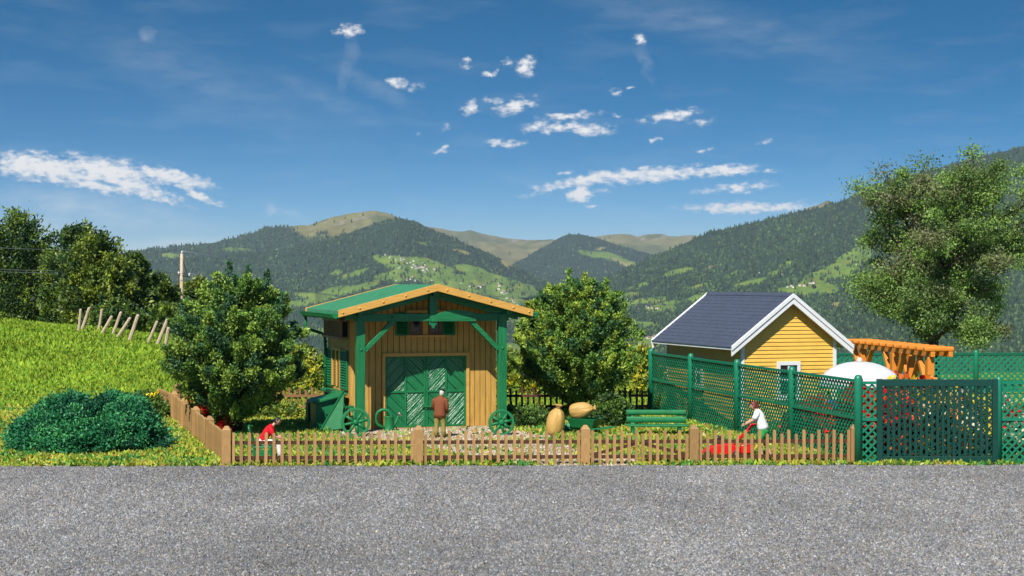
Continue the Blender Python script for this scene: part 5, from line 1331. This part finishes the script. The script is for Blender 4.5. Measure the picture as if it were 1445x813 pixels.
jk = MB(); torso(jk, [(0, -.01, .76), (0, -.005, .86), (0, .0, .98), (0, .03, 1.14), (0, .07, 1.30), (.005, .10, 1.40), (.01, .125, 1.46), (.015, .145, 1.49)], (1, 0, 0), [(.225, .155), (.215, .15), (.20, .145), (.205, .15), (.225, .155), (.21, .135), (.13, .10), (.085, .085)])
jk.tube([(-.15, .07, 1.40), (-.215, .07, 1.36), (-.255, .09, 1.12), (-.19, .25, .99)], [.075, .082, .068, .055], 12); jk.tube([(.15, .06, 1.40), (.215, .06, 1.36), (.258, .04, 1.10), (.24, .12, .90)], [.075, .082, .068, .055], 12)
tr_ = MB(); torso(tr_, [(0, 0, .72), (0, 0, .82), (0, 0, .95)], (1, 0, 0), [(.17, .12), (.185, .135), (.17, .12)])
tr_.tube([(-.10, 0, .84), (-.105, .01, .66), (-.115, .02, .48), (-.12, 0, .28), (-.125, -.025, .075)], [.115, .105, .082, .078, .082], 12); tr_.tube([(.10, 0, .84), (.11, .025, .66), (.125, .045, .48), (.135, .03, .28), (.145, .022, .075)], [.115, .105, .082, .078, .082], 12)
sh = MB(); shoe(sh, (-.125, -.02, .05), (-.05, 1, 0)); shoe(sh, (.145, .03, .05), (.15, 1, 0))
hr = MB(); hair_cap(hr, MX, low=-.62, front=.45, thick=1.06)
cp_ = MB(); CM = MX @ Matrix.Translation((0, -.005, .055)) @ Matrix.Rotation(R(-6), 4, 'X'); cp_.lathe([(.0, .085), (.05, .082), (.088, .064), (.102, .035), (.096, .008), (.088, .0)], 20, M=CM); cp_.prism([(-.075, .06), (.075, .06), (.06, .13), (.0, .15), (-.06, .13)], 'z', -.002, .014, M=CM)
ey = MB(); eyes(ey, MX); pp_ = MB(); pp_.tube([(.235, .15, .80), (.25, .22, .79), (.27, .27, .76)], [.02, .03, .035], 8)
finish(man, parts, [('jacket', jk, JACKET), ('trousers', tr_, KHAKI), ('shoes', sh, SHOE), ('hair', hr, HAIR_G), ('cap', cp_, CAPM), ('eyes', ey, EYE)])

# --- man in the red shirt sitting on the green chair, leaning to the right; local +x forward
sg = cp; sit = empty('person', (sg.x, sg.y, 0), R(6), 'dark haired man in a red shirt and white trousers sitting by the fence', 'person')
J = {'hip': ((.0, 0, .60), (.14, .13)), 'waist': ((.06, 0, .74), (.13, .12)), 'chest': ((.20, 0, .95), (.15, .12)), 'neck0': ((.31, 0, 1.08), .065), 'neck': ((.36, 0, 1.15), .052), 'skull': ((.42, 0, 1.22), .06),
     'shl': ((.24, .19, 1.03), .065), 'ell': ((.36, .22, .78), .045), 'wrl': ((.60, .16, .72), .032), 'shr': ((.24, -.19, 1.03), .065), 'elr': ((.34, -.23, .78), .045), 'wrr': ((.59, -.20, .71), .032),
     'hl': ((.04, .09, .58), .10), 'kl': ((.46, .12, .56), .065), 'al': ((.50, .12, .10), .042), 'tl': ((.62, .13, .03), .035), 'hr': ((.04, -.09, .58), .10), 'kr': ((.46, -.13, .55), .065), 'ar': ((.54, -.13, .10), .042), 'tr': ((.66, -.14, .03), .035)}
hd, MX = head_mesh((.445, -.005, 1.235), (.93, -.10, -.22)); parts = [skinned(J, E_, 'hip'), hd] + hand(J['wrr'][0], (.9, .1, -.35), (.1, .2, -1), -1, .8) + hand(J['wrl'][0], (.9, -.1, -.35), (.1, -.2, -1), 1, .8)
st = MB(); torso(st, [(-.03, 0, .58), (.01, 0, .66), (.07, 0, .78), (.15, 0, .90), (.22, 0, 1.00), (.27, 0, 1.06), (.315, 0, 1.10)], (0, 1, 0), [(.18, .14), (.175, .14), (.18, .14), (.20, .145), (.205, .135), (.15, .105), (.085, .08)])
for sy in (1, -1): st.tube([(.235, sy * .15, 1.03), (.25, sy * .20, 1.01), (.31, sy * .225, .88), (.355, sy * .226, .77), (.40, sy * .22, .765)], [.085, .085, .072, .066, .058], 12)
tr_ = MB(); torso(tr_, [(-.06, 0, .50), (-.03, 0, .58), (.0, 0, .66)], (0, 1, 0), [(.17, .15), (.19, .16), (.17, .14)])
for sy, y, ax_ in ((1, .12, .50), (-1, -.13, .54)): tr_.tube([(.0, sy * .09, .57), (.22, y * .9, .575), (.44, y, .565), (.49, y, .50), ((.49 + ax_) / 2, y, .30), (ax_, y, .09)], [.115, .105, .085, .08, .072, .07], 12)
sh = MB(); shoe(sh, (.50, .12, .05), (1, .05, 0)); shoe(sh, (.54, -.13, .05), (1, -.05, 0))
hr = MB(); hair_cap(hr, MX, low=-.45, front=.62, thick=1.10); ey = MB(); eyes(ey, MX)
finish(sit, parts, [('shirt', st, REDSHIRT), ('trousers', tr_, WHITECLOTH), ('shoes', sh, SHOE), ('hair', hr, HAIR_D), ('eyes', ey, EYE)])

# --- woman pushing the mower; local +x forward (to the left of the picture, a little away)
wg = ground_pt(1074, 648.5); wom = empty('person', (wg.x, wg.y, 0), R(168), 'woman with auburn hair in a white shirt and green shorts pushing the red mower', 'person')
J = {'hip': ((-.06, 0, .93), (.16, .13)), 'waist': ((.0, 0, 1.08), (.135, .12)), 'chest': ((.07, 0, 1.30), (.15, .125)), 'neck0': ((.13, 0, 1.44), .062), 'neck': ((.17, 0, 1.51), .05), 'skull': ((.21, 0, 1.58), .055),
     'shl': ((.10, .18, 1.38), .062), 'ell': ((.25, .25, 1.16), .045), 'wrl': ((.46, .17, 1.04), .030), 'shr': ((.10, -.18, 1.38), .062), 'elr': ((.27, -.24, 1.17), .045), 'wrr': ((.48, -.17, 1.05), .030),
     'hl': ((-.05, .10, .85), .11), 'kl': ((.06, .12, .48), .068), 'al': ((-.06, .12, .10), .042), 'tl': ((.06, .12, .03), .034), 'hr': ((-.07, -.10, .85), .11), 'kr': ((-.10, -.11, .48), .068), 'ar': ((-.30, -.11, .12), .042), 'tr': ((-.20, -.11, .04), .034)}
hd, MX = head_mesh((.225, 0, 1.60), (.93, .10, -.30)); parts = [skinned(J, E_, 'hip'), hd] + hand(J['wrr'][0], (.95, .1, -.1), (.1, .1, -1), -1, 1.0) + hand(J['wrl'][0], (.95, -.1, -.1), (.1, -.1, -1), 1, 1.0)
st = MB(); torso(st, [(-.06, 0, .90), (-.05, 0, .98), (-.01, 0, 1.08), (.035, 0, 1.20), (.08, 0, 1.32), (.105, 0, 1.40), (.13, 0, 1.45), (.145, 0, 1.475)], (0, 1, 0), [(.205, .175), (.20, .17), (.19, .155), (.195, .165), (.205, .165), (.185, .13), (.12, .095), (.08, .075)])
for sy in (1, -1): st.tube([(.09, sy * .14, 1.385), (.11, sy * .19, 1.36), (.17, sy * .215, 1.26), (.205, sy * .23, 1.215)], [.085, .088, .085, .08], 12)
so_ = MB(); torso(so_, [(-.06, 0, .74), (-.065, 0, .84), (-.06, 0, .96)], (0, 1, 0), [(.19, .15), (.22, .185), (.19, .16)])
so_.tube([(-.05, .10, .86), (.0, .11, .70), (.035, .115, .56)], [.135, .125, .115], 12); so_.tube([(-.07, -.10, .86), (-.09, -.108, .70), (-.095, -.112, .56)], [.135, .125, .115], 12)
sh = MB(); shoe(sh, (-.06, .12, .05), (1, .05, 0)); shoe(sh, (-.29, -.11, .05), (1, -.05, 0))
hr = MB(); hair_cap(hr, MX, low=-.80, front=.55, thick=1.13, bulge=.02); hr.ball(MX @ Vector((0, -.10, -.06)), .07, .05, .06, 12); ey = MB(); eyes(ey, MX)
finish(wom, parts, [('shirt', st, WHITECLOTH), ('shorts', so_, GREENCLOTH), ('shoes', sh, WSHOE), ('hair', hr, HAIR_R), ('eyes', ey, EYE)])

wom.scale = (1.06, 1.06, 1.06)
# --- person in blue half hidden behind the lattice; local +y away
bg_ = at(1170, 620, 59.6); blu = empty('person', (bg_.x, 59.6, 0), R(150), 'dark haired person in a blue shirt standing behind the lattice fence', 'person')
J = {'hip': ((0, 0, .92), (.14, .11)), 'waist': ((0, .0, 1.08), (.13, .10)), 'chest': ((0, .01, 1.30), (.16, .11)), 'neck0': ((0, .01, 1.44), .062), 'neck': ((0, .02, 1.51), .05), 'skull': ((0, .03, 1.58), .055),
     'shl': ((-.19, 0, 1.39), .062), 'ell': ((-.24, .0, 1.12), .045), 'wrl': ((-.20, .16, .95), .030), 'shr': ((.19, 0, 1.39), .062), 'elr': ((.24, .0, 1.12), .045), 'wrr': ((.22, .12, .90), .030),
     'hl': ((-.10, 0, .84), .095), 'kl': ((-.11, .02, .48), .06), 'al': ((-.12, -.02, .09), .042), 'tl': ((-.13, .10, .03), .035), 'hr': ((.10, 0, .84), .095), 'kr': ((.11, .03, .48), .06), 'ar': ((.12, .0, .09), .042), 'tr': ((.14, .13, .03), .035)}
hd, MX = head_mesh((0, .035, 1.61), (.1, 1, -.1)); parts = [skinned(J, E_, 'hip'), hd] + hand(J['wrr'][0], (.0, .3, -1), (-1, .1, 0), 1, .7) + hand(J['wrl'][0], (.0, .5, -.8), (1, .1, 0), -1, .7)
st = MB(); torso(st, [(0, 0, .88), (0, 0, .98), (0, 0, 1.10), (0, .01, 1.26), (0, .01, 1.38), (0, .01, 1.44), (0, .01, 1.47)], (1, 0, 0), [(.19, .14), (.185, .14), (.18, .135), (.20, .14), (.195, .12), (.13, .09), (.08, .075)])
for sx in (1, -1): st.tube([(sx * .15, 0, 1.40), (sx * .21, 0, 1.36), (sx * .235, 0, 1.22), (sx * .245, 0, 1.12)], [.08, .085, .075, .068], 12)
tr_ = MB(); torso(tr_, [(0, 0, .72), (0, 0, .82), (0, 0, .94)], (1, 0, 0), [(.17, .12), (.185, .135), (.17, .12)])
for sx in (1, -1): tr_.tube([(sx * .10, 0, .84), (sx * .11, .02, .48), (sx * .12, -.01, .08)], [.115, .08, .075], 12)
sh = MB(); shoe(sh, (-.12, -.01, .05), (-.1, 1, 0)); shoe(sh, (.12, .01, .05), (.1, 1, 0))
hr = MB(); hair_cap(hr, MX, low=-.5, front=.5, thick=1.10); ey = MB(); eyes(ey, MX)
finish(blu, parts, [('shirt', st, BLUECLOTH), ('trousers', tr_, LBLUE), ('shoes', sh, SHOE), ('hair', hr, HAIR_D), ('eyes', ey, EYE)])
EXPOSURE = 0.35
# ------------------------------------------------------------------ air, sky, sun, camera
SUN_AZ, SUN_EL = -20.0, 47.0       # degrees left of straight behind the camera; elevation
def build_sky():
    s = bpy.context.scene
    w = bpy.data.worlds.new('World'); s.world = w; w.use_nodes = True
    nt = w.node_tree; N = nt.nodes; L = nt.links; N.clear()
    out = N.new('ShaderNodeOutputWorld')
    sky = N.new('ShaderNodeTexSky'); sky.sky_type = 'NISHITA'; sky.sun_disc = False
    sky.sun_elevation = R(SUN_EL); sky.sun_rotation = R(180 - SUN_AZ) ; sky.altitude = 900; sky.air_density = 1.0; sky.dust_density = .5; sky.ozone_density = 1.2
    bg = N.new('ShaderNodeBackground'); bg.inputs['Strength'].default_value = SKY_STR
    t0 = N.new('ShaderNodeTexCoord'); m0 = N.new('ShaderNodeMapping'); m0.inputs['Scale'].default_value = (1, 1, 3.6)   # clear mountain air: the blue deepens quickly above the horizon
    n0 = N.new('ShaderNodeVectorMath'); n0.operation = 'NORMALIZE'
    L.new(t0.outputs['Generated'], m0.inputs[0]); L.new(m0.outputs[0], n0.inputs[0]); L.new(n0.outputs[0], sky.inputs['Vector'])
    hs = N.new('ShaderNodeHueSaturation'); hs.inputs['Saturation'].default_value = 1.5; hs.inputs['Hue'].default_value = .490; L.new(sky.outputs[0], hs.inputs['Color'])
    L.new(hs.outputs[0], bg.inputs['Color'])
    cl = N.new('ShaderNodeBackground'); cl.inputs['Color'].default_value = (1, .985, .96, 1); cl.inputs['Strength'].default_value = CLOUD_STR
    def M(op, a, b=None, c=None, clamp=False):
        n = N.new('ShaderNodeMath'); n.operation = op; n.use_clamp = clamp
        for i, x in enumerate((a, b, c)):
            if x is None: continue
            if isinstance(x, (int, float)): n.inputs[i].default_value = x
            else: L.new(x, n.inputs[i])
        return n.outputs[0]
    tc = N.new('ShaderNodeTexCoord'); sp = N.new('ShaderNodeSeparateXYZ'); L.new(tc.outputs['Generated'], sp.inputs[0])
    az = M('MULTIPLY', M('ARCTAN2', sp.outputs[0], sp.outputs[1]), 180 / math.pi); el = M('MULTIPLY', M('ARCSINE', sp.outputs[2]), 180 / math.pi)
    cb = N.new('ShaderNodeCombineXYZ'); L.new(az, cb.inputs[0]); L.new(el, cb.inputs[1])
    def noise(scale, detail, rough, stretch=(1, 1, 1), off=(0, 0, 0), rot=0):
        mp = N.new('ShaderNodeMapping'); mp.inputs['Scale'].default_value = stretch; mp.inputs['Location'].default_value = off; mp.inputs['Rotation'].default_value = (0, 0, R(rot))
        L.new(cb.outputs[0], mp.inputs[0]); n = N.new('ShaderNodeTexNoise'); n.inputs['Scale'].default_value = scale; n.inputs['Detail'].default_value = detail; n.inputs['Roughness'].default_value = rough
        L.new(mp.outputs[0], n.inputs['Vector']); return n
    wob = noise(1.6, 5, .6)
    v1 = N.new('ShaderNodeVectorMath'); v1.operation = 'SUBTRACT'; L.new(wob.outputs['Color'], v1.inputs[0]); v1.inputs[1].default_value = (.5, .5, .5)
    v2 = N.new('ShaderNodeVectorMath'); v2.operation = 'MULTIPLY_ADD'; L.new(v1.outputs[0], v2.inputs[0]); v2.inputs[1].default_value = (.9, .45, 0); L.new(cb.outputs[0], v2.inputs[2])
    def blobs(lst, vec):
        acc = None
        for px, py, rx, ry, rot, amp in lst:
            a = math.degrees(math.atan((px - CX) / F)); e = math.degrees(math.atan((HY - py) / F * math.cos(R(a))))
            mp = N.new('ShaderNodeMapping'); mp.vector_type = 'TEXTURE'
            mp.inputs['Location'].default_value = (a, e, 0); mp.inputs['Rotation'].default_value = (0, 0, R(rot))
            k = math.degrees(1 / F); mp.inputs['Scale'].default_value = (rx * k * 1.35, ry * k * 1.35, 1)
            L.new(vec, mp.inputs[0]); ln = N.new('ShaderNodeVectorMath'); ln.operation = 'LENGTH'; L.new(mp.outputs[0], ln.inputs[0])
            v = M('MULTIPLY_ADD', ln.outputs['Value'], -amp, amp)
            acc = v if acc is None else M('MAXIMUM', acc, v)
        return M('MAXIMUM', acc, 0.0)
    solid = blobs([(60, 236, 80, 20, -6, 1.3), (150, 242, 70, 20, -10, 1.3), (190, 264, 75, 10, -17, 1.15), (240, 250, 62, 12, -10, 1.15), (275, 272, 42, 7, -22, 1.1), (195, 270, 40, 8, -20, 1.1), (228, 279, 26, 5, -22, .9), (130, 262, 60, 10, -12, 1.1), (290, 280, 30, 4, -24, .9),
        (492, 43, 18, 10, 8, .9), (560, 117, 18, 8, 0, .75), (587, 123, 11, 7, 10, .6), (658, 89, 9, 7, 0, .7), (690, 102, 11, 5, 8, .7), (714, 88, 10, 7, 15, .7), (742, 94, 15, 16, 20, 1.15),
        (664, 153, 15, 11, 10, .85), (727, 149, 34, 12, 12, .85), (700, 143, 22, 7, -8, .6), (805, 164, 45, 6, 3, .8), (775, 179, 42, 9, 2, .85), (825, 181, 42, 10, -5, 1.0), (623, 212, 14, 5, 8, .9), (698, 201, 16, 5, 0, .85), (724, 203, 18, 6, 5, .85),
        (905, 57, 12, 8, -10, .75), (868, 131, 10, 7, 20, .6), (888, 122, 6, 3, 0, .7), (945, 163, 44, 8, 9, 1.0), (965, 160, 22, 9, 9, 1.0), (925, 197, 9, 4, 5, .8), (990, 172, 20, 7, 8, .5), (870, 164, 7, 4, 0, .6),
        (830, 253, 75, 9, 10, 1.05), (915, 247, 115, 11, 4, 1.1), (1020, 241, 55, 9, 3, 1.1), (760, 269, 36, 6, 14, .55), (800, 243, 14, 4, 0, .6), (818, 274, 18, 11, 0, 1.35), (850, 270, 14, 6, 0, .6), (836, 291, 8, 3, 0, .9),
        (1040, 266, 60, 8, 6, .7), (1045, 293, 85, 9, 0, 1.05), (1110, 292, 40, 9, 5, .9), (1087, 242, 10, 4, -8, .7), (995, 214, 16, 4, 12, .55), (1082, 200, 14, 5, 10, .5), (590, 190, 10, 3, -20, .3), (630, 178, 8, 6, 30, .55)], v2.outputs[0])
    nz = noise(2.7, 8, .60, (1, 1.9, 1), (3, 1, 0))
    d = M('ADD', M('MULTIPLY', solid, .95), M('MULTIPLY', M('SUBTRACT', nz.outputs['Fac'], .5), M('MINIMUM', M('MULTIPLY', solid, 6), 2.3)))
    mr = N.new('ShaderNodeMapRange'); mr.interpolation_type = 'SMOOTHSTEP'; mr.inputs['From Min'].default_value = .06; mr.inputs['From Max'].default_value = 1.02; L.new(d, mr.inputs['Value'])
    # thin veils
    veil = blobs([(130, 296, 150, 22, -8, .9), (230, 350, 110, 16, 4, 1.0), (490, 90, 10, 45, -12, .3), (530, 125, 60, 12, -28, .3), (385, 296, 10, 8, 0, .8), (410, 302, 30, 6, -25, .35), (910, 85, 8, 34, 12, .28), (460, 140, 90, 16, -25, .22), (1000, 30, 260, 30, -14, .22), (300, 120, 200, 40, -20, .2), (207, 52, 12, 12, 20, .6), (60, 330, 120, 30, 0, .8)], v2.outputs[0])
    nv = noise(.9, 7, .62, (1, 3.2, 1), (7, 2, 0), 14)
    vv = M('MULTIPLY', M('MULTIPLY', veil, M('SUBTRACT', nv.outputs['Fac'], .22)), 1.1, clamp=True)
    nc = noise(.28, 6, .55, (1, 4.5, 1), (2, 9, 0), 16); ci = M('MULTIPLY', M('SUBTRACT', nc.outputs['Fac'], .50, clamp=True), .22)
    tot = M('MAXIMUM', M('MULTIPLY', mr.outputs[0], .94), M('ADD', vv, ci), clamp=True)
    front = M('GREATER_THAN', sp.outputs[2], -.02)
    mix = N.new('ShaderNodeMixShader'); L.new(M('MULTIPLY', tot, front), mix.inputs[0]); L.new(bg.outputs[0], mix.inputs[1]); L.new(cl.outputs[0], mix.inputs[2])
    L.new(mix.outputs[0], out.inputs['Surface'])
SKY_STR, CLOUD_STR = .09, .80
build_sky()
sl = bpy.data.lights.new('sun', 'SUN'); sl.energy = 5.0; sl.angle = R(.5); sl.color = (1, .95, .86)
so = bpy.data.objects.new('sun', sl); C.objects.link(so)
sv = Vector((math.sin(R(SUN_AZ)) * math.cos(R(SUN_EL)), -math.cos(R(SUN_AZ)) * math.cos(R(SUN_EL)), math.sin(R(SUN_EL))))   # towards the sun
so.rotation_euler = sv.to_track_quat('Z', 'Y').to_euler(); so.location = sv * 80
cam = bpy.data.cameras.new('camera'); cam.sensor_width = 36; cam.lens = 36 * F / 1445; cam.shift_y = (HY - 406.5) / 1445; cam.clip_start = .5; cam.clip_end = 80000
co = bpy.data.objects.new('camera', cam); C.objects.link(co); co.location = (0, 0, H); co.rotation_euler = (R(90), 0, 0)
sc = bpy.context.scene; sc.camera = co
HAZE_DENSITY = 2.9e-5
if HAZE_DENSITY > 0:
    mb = MB(); mb.box(-26000, 26000, -26000, 26000, -302, 800)
    hm = bpy.data.materials.new('haze'); hm.use_nodes = True; hn = hm.node_tree.nodes; hn.clear()
    o_ = hn.new('ShaderNodeOutputMaterial'); pv = hn.new('ShaderNodeVolumePrincipled'); pv.inputs['Color'].default_value = (.70, .82, 1, 1); pv.inputs['Density'].default_value = HAZE_DENSITY; pv.inputs['Anisotropy'].default_value = .1
    hm.node_tree.links.new(pv.outputs[0], o_.inputs['Volume'])
    hz = mb.build('haze', hm); tag(hz, kind='stuff')
sc.render.engine = 'CYCLES'
cy = sc.cycles; cy.use_denoising = True; cy.use_adaptive_sampling = True; cy.adaptive_threshold = .012
try: cy.denoiser = 'OPENIMAGEDENOISE'; cy.denoising_input_passes = 'RGB_ALBEDO_NORMAL'
except Exception: pass
cy.max_bounces = 6; cy.diffuse_bounces = 2; cy.glossy_bounces = 2; cy.transmission_bounces = 3; cy.transparent_max_bounces = 6; cy.volume_bounces = 0
sc.view_settings.view_transform = 'Standard'; sc.view_settings.look = 'None'; sc.view_settings.gamma = 1; sc.view_settings.use_curve_mapping = False
sc.view_settings.exposure = EXPOSURE
